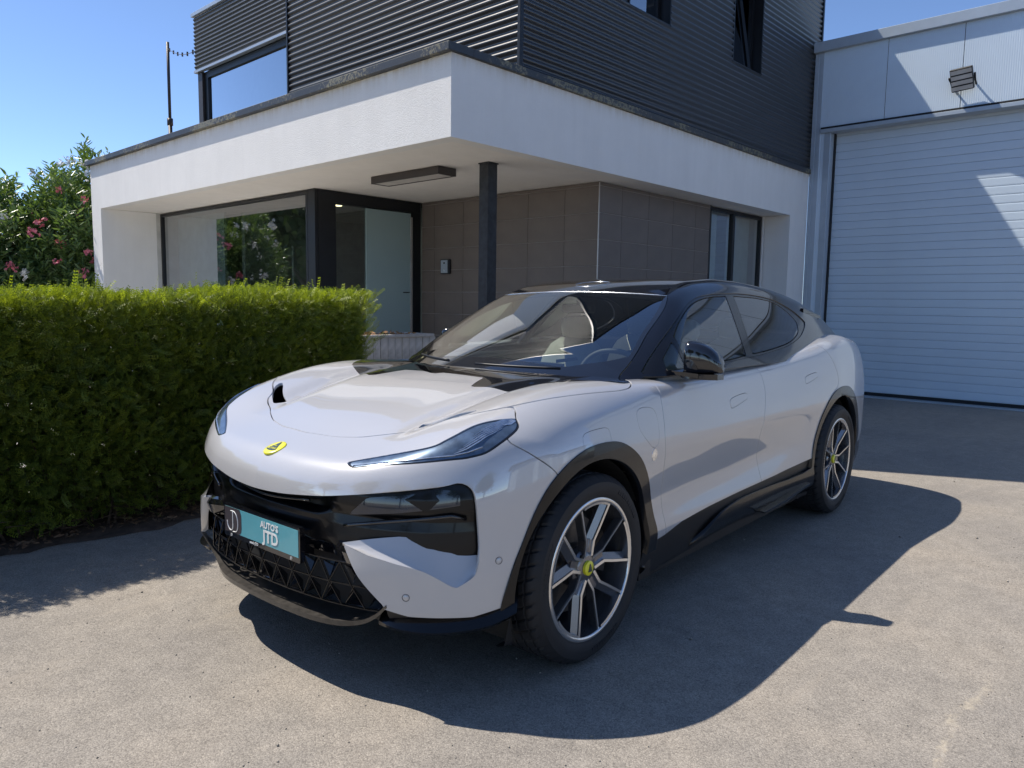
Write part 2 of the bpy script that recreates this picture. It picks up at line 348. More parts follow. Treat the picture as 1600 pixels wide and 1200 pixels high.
# room behind the glass
OB("office_floor", [(3.42, 9.87, 4.09, 12.19, .0, .012)], M['roomfloor']); OB("office_ceiling", [(3.41, 9.87, 7.41, 12.19, 2.90, 2.94)], M['room'])
OB("partition_wall", [(7.2, 7.3, 7.40, 12.19, .01, 2.895), (3.9, 7.19, 10.2, 10.30, .01, 2.895)], M['room'])
OB("inner_door", [(4.02, 4.55, 8.9, 8.95, .01, 2.3)], M['room'])
OB("office_blind", [(3.62, 3.66, 10.35, 12.1, .02, 2.88)], M['blind'])
mb = MB(); mb.lathe([(0,0),(.05,0),(.055,.01),(.055,.03)], 20, lambda a, b, h: (4.35+a, 8.15+b, 2.885+h)); dl = mb.build("ceiling_downlight", None, off, smooth=True, mats=[None] if False else None)
em = bpy.data.materials.new("lit_downlight"); em.use_nodes = True; em.node_tree.nodes["Principled BSDF"].inputs["Emission Color"].default_value = (1,.82,.5,1); em.node_tree.nodes["Principled BSDF"].inputs["Emission Strength"].default_value = 3.
dl.data.materials.append(em); dl.matrix_parent_inverse = Matrix.Translation((-Xc,-Yr,0))
# steel column under the corner of the canopy
OB("column", [(3.46, 3.60, 4.07, 4.21, 0, ZB-.001)], M['post'], .004); OB("column_head_plate", [(3.452, 3.608, 4.062, 4.218, ZB-.010, ZB+.003)], M['post'])
# canopy lamp hung from the soffit
cl_ = MB(); x0, x1, y0, y1 = 3.27, 3.54, 4.66, 5.88
cl_.box(x0, x1, y0, y0+.03, 2.865, ZB-.001); cl_.box(x0, x1, y1-.03, y1, 2.865, ZB-.001); cl_.box(x0, x0+.025, y0+.0305, y1-.0305, 2.865, ZB-.001); cl_.box(x1-.025, x1, y0+.0305, y1-.0305, 2.865, ZB-.001)
lmp = empty("canopy_lamp", ((x0+x1)/2, (y0+y1)/2, 2.83)); tag(lmp, "long flat bronze ceiling lamp under the white canopy above the entrance", "lamp")
def lp_(o, r): o.matrix_parent_inverse = Matrix.Translation(-r.location); return o
lp_(cl_.build("housing", M['lampm'], lmp), lmp); mb = MB(); mb.box(x0+.0255, x1-.0255, y0+.031, y1-.031, 2.869, 2.88); lp_(mb.build("diffuser", M['opal'], lmp), lmp)
# intercom on the tiles
ic = empty("intercom", (5.219, 6.665, 1.87)); tag(ic, "small grey and black intercom box on the brown tiled wall beside the door", "intercom")
mb = MB(); mb.box(5.18, 5.219, 6.565, 6.765, 1.872, 2.085, bev=.006); lp_(mb.build("casing", M['frame'], ic), ic)
mb = MB(); mb.box(5.172, 5.1795, 6.60, 6.745, 1.885, 2.075, bev=.003); lp_(mb.build("face_plate", M['hallcap'], ic), ic)
mb = MB(); mb.lathe([(0,0),(.018,0),(.02,.006)], 18, lambda a, b, h: (5.168+h, 6.67+a, 1.93+b)); lp_(mb.build("call_button", M['blind'], ic, smooth=True), ic)
mb = MB(); mb.lathe([(0,0),(.014,0),(.016,.006)], 18, lambda a, b, h: (5.168+h, 6.67+a, 2.03+b)); lp_(mb.build("camera_eye", M['frame'], ic, smooth=True), ic)

# ---- upper storey in corrugated sheet
def corr(name, axis, c, a0, a1, z0, z1, pitch, depth, mat, hole=None, z_first=None):
    """sheet whose waves run level; axis 'x': plane x = c spanning y a0..a1 facing -x; 'y': plane y = c facing -y"""
    segs = [(a0, a1, z0, z1)] if hole is None else hole
    V = []; F = []; Nn = []
    n = 8
    for (p, q, u, v) in segs:
        zs = np.arange(u, v, pitch/n); zs = np.append(zs, v); ph = (zs-z0)/pitch*2*math.pi
        d = depth/2*np.cos(ph)-depth/2; dd = -depth/2*np.sin(ph)*2*math.pi/pitch
        o = len(V)
        for z_, di, gi in zip(zs, d, dd):
            for a in (p, q):
                # cos wave pushed out of the wall (towards the viewer), base plane at c
                if axis == 'x': V.append((c-depth-di, a, z_)); nv = Vector((-1, 0, -gi))
                else: V.append((a, c-depth-di, z_)); nv = Vector((0, -1, -gi))
                Nn.append(tuple(nv.normalized()))
        F += [(o+2*i, o+2*i+2, o+2*i+3, o+2*i+1) if axis == 'x' else (o+2*i, o+2*i+1, o+2*i+3, o+2*i+2) for i in range(len(zs)-1)]
    V = np.array(V); o = fast_mesh(name, V, F, mat, off, True, Nn); o.matrix_parent_inverse = Matrix.Translation((-Xc,-Yr,0)); return o
BX, ZU, ZR = 3.31, 3.79, 7.30
corr("corrugated_cladding", 'x', BX, Yr+.035, 7.735, ZU, ZR, .0785, .026, M['clad'])
wA = (5.14, 6.05, 4.88, 6.6); wB = (7.69, 8.60, 4.86, 6.6)
corr("corrugated_cladding", 'y', Yr+.03, BX+.02, 10.78, ZU, ZR, .0785, .026, M['clad'],
     hole=[(BX+.02, wA[0], ZU, ZR), (wA[0], wA[1], ZU, wA[2]), (wA[0], wA[1], wA[3], ZR), (wA[1], wB[0], ZU, ZR), (wB[0], wB[1], ZU, wB[2]), (wB[0], wB[1], wB[3], ZR), (wB[1], 10.78, ZU, ZR)])
corr("corrugated_cladding", 'x', BX+.01, 7.765, 10.57, 5.08, 5.90, .0605, .022, M['clad'])
OB("corner_trim", [(BX-.034, BX+.02, Yr-.004, Yr+.035, ZU-.02, ZR)], M['frame'], .003); OB("joint_trim", [(BX-.032, BX+.02, 7.7355, 7.7645, ZU-.02, ZR)], M['frame'])
OB("corner_trim", [(10.7805, 10.83, Yr-.004, Yr+.05, ZU+2.05, ZR)], M['frame']); OB("wall_core", [(BX+.03, wA[0]-.01, Yr+.04, 12.5, ZT+.004, ZR-.02)], M['darkgap']) if False else None
OB("inner_wall", [(BX+.03, 10.78, 7.66, 7.7, ZT+.004, ZR-.02), (10.74, 10.78, Yr+.04, 7.655, ZT+.004, ZR-.02)], M['darkgap'])
OB("upper_floor", [(BX+.03, 10.73, Yr+.17, 7.655, ZT+.004, ZT+.05)], M['roomfloor'])
OB("parapet_cap", [(BX-.04, 10.85, Yr-.02, 7.78, ZR+.002, ZR+.06)], M['frame']); 
OB("parapet_cap", [(BX-.035, 8.5, 7.7805, 10.60, 5.905, 5.96)], M['hallcap'], .003)
OB("window_head", [(BX-.02, BX+.05, 7.766, 10.575, 5.045, 5.078)], M['hallcap']); 
OB("window_post", [(BX+.02, BX+.10, 10.37, 10.515, ZT+.02, 5.044)], M['lampm'])
window(BX+.06, BX+.06, 7.766, 10.36, ZT+.02, 5.04, 'x', 0, M['bluewin'], fw=.10)
OB("room_blind", [(BX+.14, BX+.15, 7.80, 10.3, ZT+.02, 5.0)], M['blind'])
OB("side_wall", [(BX+.2, 8.5, 10.50, 10.56, ZT+.004, 5.90)], M['clad'])
for k, (a, b_, c, d) in enumerate((wA, wB)):
    OB("reveal", [(a-.001, a+.02, Yr+.012, Yr+.22, c, d), (b_-.02, b_+.001, Yr+.012, Yr+.22, c, d), (a+.0205, b_-.0205, Yr+.012, Yr+.22, c, c+.02), (a+.0205, b_-.0205, Yr+.012, Yr+.22, d-.02, d)], M['frame'])
    wd = window(a+.02, b_-.02, Yr+.16, Yr+.16, c+.02, d-.02, 'y', 0, M['bluewin'], fw=.055)
    if k == 1:   # the second casement hangs tilted inwards
        pn = [ch for ch in wd.children][0]; me = pn.data
        for v in me.vertices:
            if v.co.z > 6: v.co.y += .28
        mb = MB(); x0_, x1_ = a+.075, b_-.075; y0_ = Yr+.17
        for (p, q) in (((x0_,y0_,c+.075),(x0_,y0_+.28,d-.08)), ((x1_,y0_,c+.075),(x1_,y0_+.28,d-.08)), ((x0_,y0_,c+.085),(x1_,y0_,c+.085)), ((x0_,y0_+.28,d-.08),(x1_,y0_+.28,d-.08))):
            mb.tube([p, q], .03, 4)
        mb.build("sash", M['frame'], wd)
OB("window_board", [(wA[0], wA[1], Yr+.5, Yr+.51, 4.9, 6.58), (wB[0], wB[1], Yr+.7, Yr+.71, 4.9, 6.58)], M['blind'])

# ---------------------------------------------------------------- industrial hall
XH = 10.55
hall = empty("industrial_hall", (XH, 0, 0)); tag(hall, "pale blue grey metal hall with a large slatted sectional door", "building")
def HB(name, boxes, mat, bev=0., parent=None):
    mb = MB()
    for b_ in boxes: mb.box(*b_, bev=bev)
    o = mb.build(name, mat, parent or hall)
    if (parent or hall) == hall: o.matrix_parent_inverse = Matrix.Translation((-XH,0,0))
    return o
def ribs(name, y0, y1, z0, z1, pitch=.029, dep=.0035):
    ys = np.arange(y0, y1, pitch/4); ys = np.append(ys, y1); d = dep*(.5+.5*np.sign(np.sin((ys-y0)/pitch*2*math.pi))*np.abs(np.sin((ys-y0)/pitch*2*math.pi))**.4)
    V = [(XH-d_, y, z) for y, d_ in zip(ys, d) for z in (z0, z1)]
    o = fast_mesh(name, V, [(2*i, 2*i+1, 2*i+3, 2*i+2) for i in range(len(ys)-1)], M['hall'], hall); o.matrix_parent_inverse = Matrix.Translation((-XH,0,0)); return o
seams = [3.40, 2.334, 1.281, .23, -.82, -1.87, -2.92, -3.97, -5.02, -6.07, -7.12]
for a, b_ in zip(seams[:-1], seams[1:]): ribs("wall_panel", b_+.004, a-.004, 4.43, 5.64)
HB("panel_backing", [(XH+.006, XH+.10, -7.12, 3.46, 4.43, 5.64)], M['darkgap'])
HB("corner_flashing", [(XH-.012, XH+.05, 3.404, 3.468, 0, 5.64), (XH-.006, XH+.05, 3.325, 3.4035, 0, 5.64)], M['hallcap'], .003)
ribs("wall_panel", 3.255, 3.324, 0, 4.40); 
HB("coping", [(XH-.075, XH+.30, -7.3, 3.48, 5.64, 5.80)], M['hallcap'], .006)
HB("door_lintel", [(XH-.045, XH+.2, -7.0, 3.31, 4.335, 4.395)], M['hallcap'], .004); HB("drip_joint", [(XH-.03, XH+.1, -7.0, 3.31, 4.3955, 4.428)], M['darkgap'])
HB("door_jamb", [(XH-.008, XH+.21, 3.15, 3.254, 0, 4.334)], M['hallcap'], .004); HB("jamb_gap", [(XH+.15, XH+.20, 3.13, 3.149, 0, 4.334)], M['darkgap'])
HB("hall_wall", [(XH+.32, XH+.4, -7.2, 3.46, 0, 5.6)], M['hall']); HB("pier", [(XH, XH+.3, -7.1, -2.0, 0, 4.33)], M['hall']); HB("roof", [(XH+.3, XH+14, -7.3, 3.46, 5.45, 5.6)], M['hallcap'])
HB("side_wall", [(XH+.402, XH+14, 3.3, 3.44, 3.8, 5.449)], M['hall'])
door = HB("sectional_door", [(XH+.235, XH+.27, -1.98, 3.15, .05, 4.33)], M['darkgap'])
p_ = [(0,0),(-.005,.005),(-.006,.02),(-.006,.108),(-.004,.122),(0,.126)]
mb = MB(); mb.prism(p_+[(.02,.126),(.02,0)], -1.97, 3.128, lambda a, b, d: (a, d, b)); s0 = mb.build("slat", M['slat'], door); sm_ = s0.data
z = 4.168
k = 0
while True:
    zz = 4.168+.128-.128*k
    if zz < .06: break
    o = s0 if k == 0 else link(bpy.data.objects.new("slat", sm_), door)
    o.location = (XH+.215, 0, zz-.128 if False else zz-.0); o.matrix_parent_inverse = Matrix.Translation((-XH,0,0)) @ Matrix() ; k += 1
for o in door.children: o.matrix_parent_inverse = Matrix()
HB("door_seal", [(XH+.19, XH+.234, -1.97, 3.12, .021, .070)], M['darkgap']); HB("threshold", [(XH+.02, XH+.26, -2.0, 3.14, .0, .02)], M['hallcap'])
# flood lamp
fl = empty("floodlight", (10.4, 1.245, 4.6)); tag(fl, "black floodlight with four lamp rows on the hall wall above the door", "lamp")
Mf = Matrix.Translation((10.40,1.245,4.80)) @ Matrix.Rotation(rad(-4), 4, 'X') @ Matrix.Rotation(rad(-22), 4, 'Y')
mb = MB(); mb.box(-.03,.035,-.145,.145,-.160,.160, mat=Mf, bev=.01); lp_(mb.build("casing", M['frame'], fl), fl)
for i in range(4):
    mb = MB(); z0 = -.145+.075*i; mb.box(-.036,-.029,-.135,.135,z0,z0+.055, mat=Mf); lp_(mb.build("lamp_row", M['opal'], fl), fl)
mb = MB()
mb.tube([tuple(Mf @ Vector((.0,-.165,.05))), (10.47,1.09,4.78), (10.545,1.09,4.74)], .014, 8); mb.tube([tuple(Mf @ Vector((.0,.165,.05))), (10.47,1.40,4.78), (10.545,1.40,4.74)], .014, 8)
lp_(mb.build("bracket", M['frame'], fl, smooth=True), fl)
# pole on the roof with its wire
pole = empty("roof_pole", (5.0, 15.5, 3.0)); tag(pole, "thin dark pole standing behind the roof edge, against the sky", "pole")
mb = MB(); mb.tube([(5.02,15.50,0),(5.0,15.5,5.3)], .045, 8); mb.tube([(5.0,15.5,5.3),(4.98,15.45,7.0)], .034, 8); mb.tube([(5.0,15.5,5.25),(5.0,15.5,5.40)], .062, 10); lp_(mb.build("mast", M['lampm'], pole, smooth=True), pole)
mb = MB(); pts = [(4.98+(3.4-4.98)*t, 15.45+(10.60-15.45)*t, 6.86+(5.45-6.86)*t-.10*math.sin(math.pi*t)) for t in np.linspace(0,1,14)]; mb.tube(pts, .006, 5)
for q in pts[1:-1:2]: mb.tube([(q[0],q[1],q[2]-.035),(q[0],q[1],q[2]+.035)], .016, 5)
lp_(mb.build("wire", M['lampm'], pole), pole)

# ---------------------------------------------------------------- timber planter by the door
pt = empty("timber_planter", (2.95, 5.2, 0)); tag(pt, "low weathered grey timber planter with dry brown leaves, behind the car", "planter")
pm = {}
x = 2.15; i = 0
mb = MB(); mb.box(0, .096, 0, .022, 0, 1.05, bev=.003); p0 = mb.build("plank", M['wood'], pt)
while x < 3.5:
    o = p0 if i == 0 else link(bpy.data.objects.new("plank", p0.data), pt)
    o.matrix_parent_inverse = Matrix.Translation((-2.95,-5.2,0)); o.location = (x, 5.02+.003*(i % 3), .0); x += .101; i += 1
mb = MB(); mb.box(2.13,3.52,4.995,5.06,1.052,1.085,bev=.004); mb.box(2.13,3.52,5.50,5.56,1.052,1.085,bev=.004); mb.box(2.13,2.19,5.061,5.499,1.052,1.085); mb.box(3.46,3.52,5.061,5.499,1.052,1.085); lp_(mb.build("top_rail", M['wood'], pt), pt)
mb = MB(); mb.box(2.15,2.172,5.05,5.54,0,1.05); mb.box(3.478,3.5,5.05,5.54,0,1.05); mb.box(2.173,3.477,5.52,5.54,0,1.05); lp_(mb.build("side_board", M['wood'], pt), pt)
mb = MB(); mb.box(2.18,3.47,5.05,5.515,.2,1.03); lp_(mb.build("soil", M['soil'], pt), pt)
V = []; F = []
for i in range(520):
    c = np.array([rng.uniform(2.35,3.3), rng.uniform(5.08,5.48), 1.035+abs(rng.normal(0,.028))]); a = rng.standard_normal(3); a /= np.linalg.norm(a); b_ = np.cross(a, rng.standard_normal(3)); b_ /= np.linalg.norm(b_)
    l_, w_ = rng.uniform(.02,.045), rng.uniform(.01,.02); o = len(V); V += [c-a*l_, c+b_*w_, c+a*l_, c-b_*w_]; F.append((o,o+1,o+2,o+3))
dl_ = fast_mesh("dry_leaves", V, F, M['bark']); tag(dl_, "dry orange brown leaves lying in the timber planter", "leaves", kind="stuff")
# ---------- smooth lookup curves (car frame: x back, y centred, z up; metres) ----------
def lut(pts, lo, hi, sig, step=0.005):
    xs=np.arange(lo-4*sig, hi+4*sig+step, step)
    px=[a for a,b in pts]; py=[b for a,b in pts]
    ys=np.interp(xs,px,py)
    # linear extension outside the table
    s0=(py[1]-py[0])/(px[1]-px[0]); s1=(py[-1]-py[-2])/(px[-1]-px[-2])
    ys=np.where(xs<px[0],py[0]+s0*(xs-px[0]),ys); ys=np.where(xs>px[-1],py[-1]+s1*(xs-px[-1]),ys)
    n=int(3*sig/step); k=np.exp(-.5*(np.arange(-n,n+1)*step/sig)**2); k/=k.sum()
    yp=np.pad(ys,n,mode='reflect',reflect_type='odd'); ys=np.convolve(yp,k,mode='valid')
    return lambda x: np.interp(x,xs,ys)
def lut2(xs0, zs0, tab, sx, sz):
    # smooth 2-D table
    xs=np.arange(-1.4,4.6,.02); zs=np.arange(0.0,1.9,.01)
    A=np.array([np.interp(zs,zs0,row) for row in tab])
    B=np.array([np.interp(xs,xs0,A[:,j]) for j in range(len(zs))]).T
    def sm(M,s,st,ax):
        n=int(3*s/st); k=np.exp(-.5*(np.arange(-n,n+1)*st/s)**2); k/=k.sum()
        M=np.moveaxis(M,ax,0); P=np.pad(M,((n,n),(0,0)),mode='edge')
        o=sum(k[i]*P[i:i+M.shape[0]] for i in range(2*n+1)); return np.moveaxis(o,0,ax)
    B=sm(sm(B,sx,.02,0),sz,.01,1)
    def f(x,z):
        i=np.clip((x-xs[0])/.02,0,len(xs)-1.001); j=np.clip((z-zs[0])/.01,0,len(zs)-1.001)
        a=i.astype(int); b=j.astype(int); u=i-a; v=j-b
        return (B[a,b]*(1-u)*(1-v)+B[a+1,b]*u*(1-v)+B[a,b+1]*(1-u)*v+B[a+1,b+1]*u*v)
    return f
def smax(a,b,k):
    h=np.clip(.5+.5*(a-b)/k,0,1)
    return b+(a-b)*h+k*h*(1-h)
def bump(x,c,w): return np.exp(-((x-c)/w)**2)
P_=lut([(-1.2,.70),(-1.0,.80),(-.8,.885),(-.7,.925),(-.6,.953),(-.45,.98),(-.3,.993),(0,1.0),(.4,.985),(.8,.968),(1.5,.958),(2.1,.968),(2.6,.995),(3.0,1.008),(3.4,1.0),(3.8,.95),(4.2,.87)],-1.2,4.3,.09)
zs0=[.1,.2,.3,.42,.5,.58,.7,.8,.9,1.0,1.1,1.18,1.3,1.45]
T_=lut2([-1.,-.55,-.2,.1,.5,1.0,1.7,2.2,2.6,3.0,3.5,4.0],zs0,[
 [.06,.05,.03,.0,-.01,0.,.0,.03,.06,.12,.2,.3,.5,.7],
 [.07,.05,.03,.01,.0,0.,.0,.01,.03,.09,.17,.3,.5,.7],
 [.03,.02,.01,.0,.0,0.,.0,.00,.012,.05,.12,.22,.4,.6],
 [.03,.02,.01,.0,.0,0.,.0,.00,.010,.04,.10,.2,.4,.6],
 [.07,.05,.03,.008,.026,.030,.012,.0,.010,.032,.07,.11,.2,.3],
 [.07,.05,.03,.008,.034,.040,.016,.0,.010,.030,.06,.095,.2,.3],
 [.07,.05,.03,.008,.030,.044,.020,.0,.010,.030,.06,.095,.2,.3],
 [.07,.05,.03,.010,.022,.036,.022,.0,.008,.028,.06,.095,.17,.26],
 [.05,.04,.02,.010,.010,.010,.008,.0,.004,.020,.05,.09,.16,.25],
 [.03,.02,.01,.005,.005,.005,.003,.0,.0,.006,.026,.055,.125,.24],
 [.08,.05,.03,.01,.0,0.,.0,.0,.005,.015,.035,.065,.14,.26],
 [.12,.08,.05,.02,.0,0.,.0,.0,.005,.02,.05,.09,.17,.3]],.12,.022)
Hc=lut([(-1.1,.68),(-.95,.80),(-.85,.860),(-.75,.888),(-.667,.914),(-.6,.940),(-.52,.972),(-.4,1.010),(-.2,1.060),(-.057,1.088),(.11,1.111),(.3,1.122),(.6,1.125),(1.0,1.13),(2,1.16),(2.6,1.22),(3.0,1.27),(3.4,1.29),(3.8,1.25),(4.05,1.17),(4.3,1.05)],-1.2,4.4,.045)
Ycr=lut([(-1,.62),(-.6,.74),(0,.80),(.6,.84),(4,.84)],-1,4,.1)      # line of the fender crest
Acr=lut([(-1,.0),(-.8,.01),(-.6,.045),(-.4,.052),(-.1,.052),(.2,.037),(.6,.015),(1,.0),(4,.0)],-1,4,.1)
def H_(x,y):
    ay=np.abs(y); yc=Ycr(x)
    crown=-.035*(ay/.8)**2
    cr=Acr(x)*(bump(ay,yc,.24)+.1*bump(ay,yc,.08))
    # the two vent channels either side of the raised bonnet centre
    ch=-.027*bump(ay,.50+.10*np.clip(x+.2,-1,1),.062)*np.clip((x+.62)/.25,0,1)*np.clip((.5-x)/.3,0,1)
    return Hc(x)+crown+cr+ch
Xn=lut([(0,-.925),(.2,-.918),(.4,-.892),(.55,-.85),(.7,-.775),(.8,-.70),(.9,-.585),(.97,-.42),(1.05,-.1)],-.0,1.1,.035)
Pz=lut([(.1,.10),(.25,.045),(.35,.0),(.5,-.005),(.65,.01),(.72,.012),(.78,.022),(.84,.045),(.9,.075),(1.0,.14)],.1,1.1,.02)
def F_(y,z): return Xn(np.abs(y))+Pz(z)
Xr=lut([(0,4.16),(.3,4.15),(.6,4.10),(.8,4.0),(.95,3.82)],0,1.0,.05)
Rz=lut([(.1,-.25),(.3,-.1),(.5,-.02),(.8,-.0),(1.0,-.03),(1.1,-.06),(1.3,-.2)],.1,1.4,.03)
def f_body(P):
    x,y,z=P[...,0],P[...,1],P[...,2]; ay=np.abs(y)
    gs=ay-(P_(x)-T_(x,z))
    gt=(z-H_(x,y))*.95
    gf=(F_(y,z)-x)*.93
    gr=(x-Xr(ay)-Rz(z))*.95
    gb=.18-z
    k1=np.interp(x,[-.6,-.2,.3,.6],[.12,.10,.09,.06])
    g=smax(gs,gt,k1)
    g=smax(g,gf,.05); g=smax(g,gr,.08)
    return smax(g,gb,.03)
# greenhouse
Rc=lut([(.0,.95),(.33,1.122),(.5,1.205),(.9,1.392),(1.2,1.527),(1.38,1.578),(1.6,1.612),(1.95,1.636),(2.3,1.632),(2.7,1.60),(3.1,1.545),(3.5,1.46),(3.8,1.33),(4.05,1.12),(4.2,.95)],.0,4.3,.06)
Gb=lut([(.0,.80),(.4,.865),(.8,.885),(1.3,.885),(2.0,.89),(2.5,.89),(3.0,.87),(3.4,.83),(3.8,.77),(4.1,.7)],.0,4.2,.12)   # half-width at z 1.13
Gl=lut([(.0,.50),(.8,.52),(1.4,.54),(2.0,.54),(2.6,.52),(3.2,.50),(4,.5)],0,4.2,.2) # lean inward per metre
def f_cab(P):
    x,y,z=P[...,0],P[...,1],P[...,2]; ay=np.abs(y)
    dz=z-1.13
    gs=(ay-(Gb(x)-Gl(x)*dz-.25*np.clip(dz,0,1)**2))*.88
    xx=x-.38*ay**2*np.clip((1.6-x)/1.0,0,1)+.1*ay**2*np.clip((x-2.8),0,1)
    gt=(z-Rc(xx)+.055*ay**2)*.9
    return np.maximum(smax(gs,gt,.07),1.0-z)
def cast(f,o,d,t0,t1,n=48):
    # first sign change outside-in or inside-out along rays; o,d broadcast, bisection
    lo=np.full(d.shape[:-1],t0,float); hi=np.full(d.shape[:-1],t1,float)
    for _ in range(n):
        m=(lo+hi)/2; s=f(o+d*m[...,None])<0
        lo=np.where(s,m,lo); hi=np.where(s,hi,m)
    return o+d*((lo+hi)/2)[...,None]
ZC=.60; XF=-.10; XE=3.55
def core(u,th):
    """param (u along, th around; 0 = up, + = driver's side -y) -> ray origin, direction"""
    u=np.asarray(u,float); th=np.asarray(th,float)
    phi=np.where(u<0,-u/.8,np.where(u>XE-XF,(u-(XE-XF))/.8,0.))
    x=XF+np.clip(u,0,XE-XF); sg=np.where(u<0,-1.,1.)
    o=np.stack([x,0*x,ZC+0*x],-1)
    c,s=np.cos(phi),np.sin(phi)
    d=np.stack([sg*s,-c*np.sin(th),c*np.cos(th)],-1)
    return o,d
def inv(P):
    """point -> (u,th)"""
    P=np.asarray(P,float); x,y,z=P[...,0],P[...,1],P[...,2]-ZC
    th=np.arctan2(-y,z); r=np.hypot(y,z)
    u=np.where(x<XF,-np.arctan2(XF-x,r)*.8,np.where(x>XE,XE-XF+np.arctan2(x-XE,r)*.8,x-XF))
    return u,th
# ================================================================ THE CAR: surface patches cut along traced seams
def nrm(f, P, e=.0025):
    g = np.stack([f(P+np.array(d)*e)-f(P-np.array(d)*e) for d in ((1,0,0),(0,1,0),(0,0,1))], -1)
    return g/np.maximum(np.linalg.norm(g, axis=-1, keepdims=True), 1e-9)
class Patch:
    def __init__(s, V, Nn, Q, T): s.V, s.N, s.Q, s.T = V, Nn, Q, T
    def clip(s, val):
        """keep where val < 0"""
        V, Nn, Q, T = s.V, s.N, s.Q, s.T; sgn = val < 0; ts = sgn[T]; c = ts.sum(1)
        keep = T[c == 3]; cut = T[(c == 1) | (c == 2)]
        if len(cut) == 0: return s._compact(keep)
        cs = sgn[cut]; one = cs.sum(1) == 1
        lone = np.where(one, cs.argmax(1), (~cs).argmax(1)); r = np.arange(len(cut))
        a = cut[r, lone]; b = cut[r, (lone+1) % 3]; cc = cut[r, (lone+2) % 3]
        E = np.concatenate([np.stack([a, b], 1), np.stack([a, cc], 1)]); Es = np.sort(E, 1)
        U, inv_ = np.unique(Es, axis=0, return_inverse=True); inv_ = inv_.ravel()
        t = (val[U[:,0]]/(val[U[:,0]]-val[U[:,1]]))[:,None]
        f = lambda A: A[U[:,0]]*(1-t)+A[U[:,1]]*t
        n0 = len(V); V = np.concatenate([V, f(V)]); nn = f(Nn); nn /= np.linalg.norm(nn, axis=1, keepdims=True)
        Nn = np.concatenate([Nn, nn]); Q = np.concatenate([Q, f(Q)])
        ab = n0+inv_[:len(cut)]; ac = n0+inv_[len(cut):]
        new = [keep, np.stack([a, ab, ac], 1)[one]]; two = ~one
        new += [np.stack([ab, b, cc], 1)[two], np.stack([ab, cc, ac], 1)[two]]
        return Patch(V, Nn, Q, np.concatenate(new))._compact()
    def _compact(s, T=None):
        T = s.T if T is None else T
        if len(T) == 0: return Patch(s.V[:0], s.N[:0], s.Q[:0], T)
        ids, inv_ = np.unique(T, return_inverse=True)
        T = inv_.reshape(T.shape); ok = (T[:,0] != T[:,1]) & (T[:,1] != T[:,2]) & (T[:,0] != T[:,2])
        return Patch(s.V[ids], s.N[ids], s.Q[ids], T[ok])
    def inside(s, poly, g=0.): return s.clip(psdf(s.Q, poly)+g)
    def outside_band(s, poly, w): return s.clip(-psdf(s.Q, poly)-w)
    def outside(s, poly, g=0.): return s.clip(-psdf(s.Q, poly)+g)
    def offset(s, d): return Patch(s.V+s.N*d, s.N, s.Q, s.T)
    def obj(s, name, mat, parent, skirt=.012):
        V, Nn, T = s.V, s.N, s.T
        if skirt:
            E = np.concatenate([T[:,[0,1]], T[:,[1,2]], T[:,[2,0]]]); key = np.sort(E, 1)
            k = key[:,0].astype(np.int64)*len(V)+key[:,1]; _, ix, ct = np.unique(k, return_index=True, return_counts=True)
            B = E[ix[ct == 1]]
            if len(B):
                a, b = V[B[:,0]], V[B[:,1]]; na, nb = Nn[B[:,0]], Nn[B[:,1]]
                a2, b2 = a-na*skirt, b-nb*skirt; fn = np.cross(b-a, na); fn /= np.maximum(np.linalg.norm(fn, axis=1, keepdims=True), 1e-9)
                n = len(V); m = len(B); i = np.arange(m)
                V = np.concatenate([V, a, b, b2, a2])
                rn = na*.5+fn*.5; rn /= np.linalg.norm(rn, axis=1, keepdims=True)
                Nn = np.concatenate([Nn, rn, rn, fn, fn])
                T = np.concatenate([T, np.stack([n+i, n+3*m+i, n+2*m+i], 1), np.stack([n+i, n+2*m+i, n+m+i], 1)])
        return fast_mesh(name, V, T, mat, parent, True, Nn)
def psdf(Q, poly):
    poly = np.asarray(poly); a = poly; b = np.roll(poly, -1, 0)
    lo = poly.min(0)-.06; hi = poly.max(0)+.06
    out = np.full(len(Q), .1); m = np.all((Q > lo) & (Q < hi), 1); q = Q[m]
    if len(q) == 0: return out
    res = np.full(len(q), 1e9); ins = np.zeros(len(q), bool)
    for p0, p1 in zip(a, b):
        e = p1-p0; wv = q-p0; t = np.clip((wv@e)/max(e@e, 1e-12), 0, 1); d = wv-t[:,None]*e
        res = np.minimum(res, (d*d).sum(1))
        c = ((p0[1] > q[:,1]) != (p1[1] > q[:,1]))
        with np.errstate(divide='ignore', invalid='ignore'):
            xx = (p1[0]-p0[0])*(q[:,1]-p0[1])/(p1[1]-p0[1])+p0[0]
        ins ^= c & (q[:,0] < xx)
    d = np.sqrt(res); out[m] = np.where(ins, -d, d); return out
def crom(pts, n=6, closed=True, sharp=()):
    """smooth a traced outline; indices in sharp stay corners"""
    pts = np.asarray(pts, float); k = len(pts); o = []
    for i in range(k if closed else k-1):
        p1, p2 = pts[i], pts[(i+1) % k]
        p0 = p1 if i in sharp else pts[i-1] if (closed or i > 0) else p1
        p3 = p2 if ((i+1) % k) in sharp else pts[(i+2) % k] if (closed or i+2 < k) else p2
        for j in range(n):
            t = j/n
            o.append(.5*((2*p1)+(p2-p0)*t+(2*p0-5*p1+4*p2-p3)*t*t+(3*p1-p0-3*p2+p3)*t**3))
    if not closed: o.append(pts[-1])
    return np.array(o)
def qb(P):      # body point -> flat chart coordinates
    u, th = inv(P); return np.stack([u, th], -1)
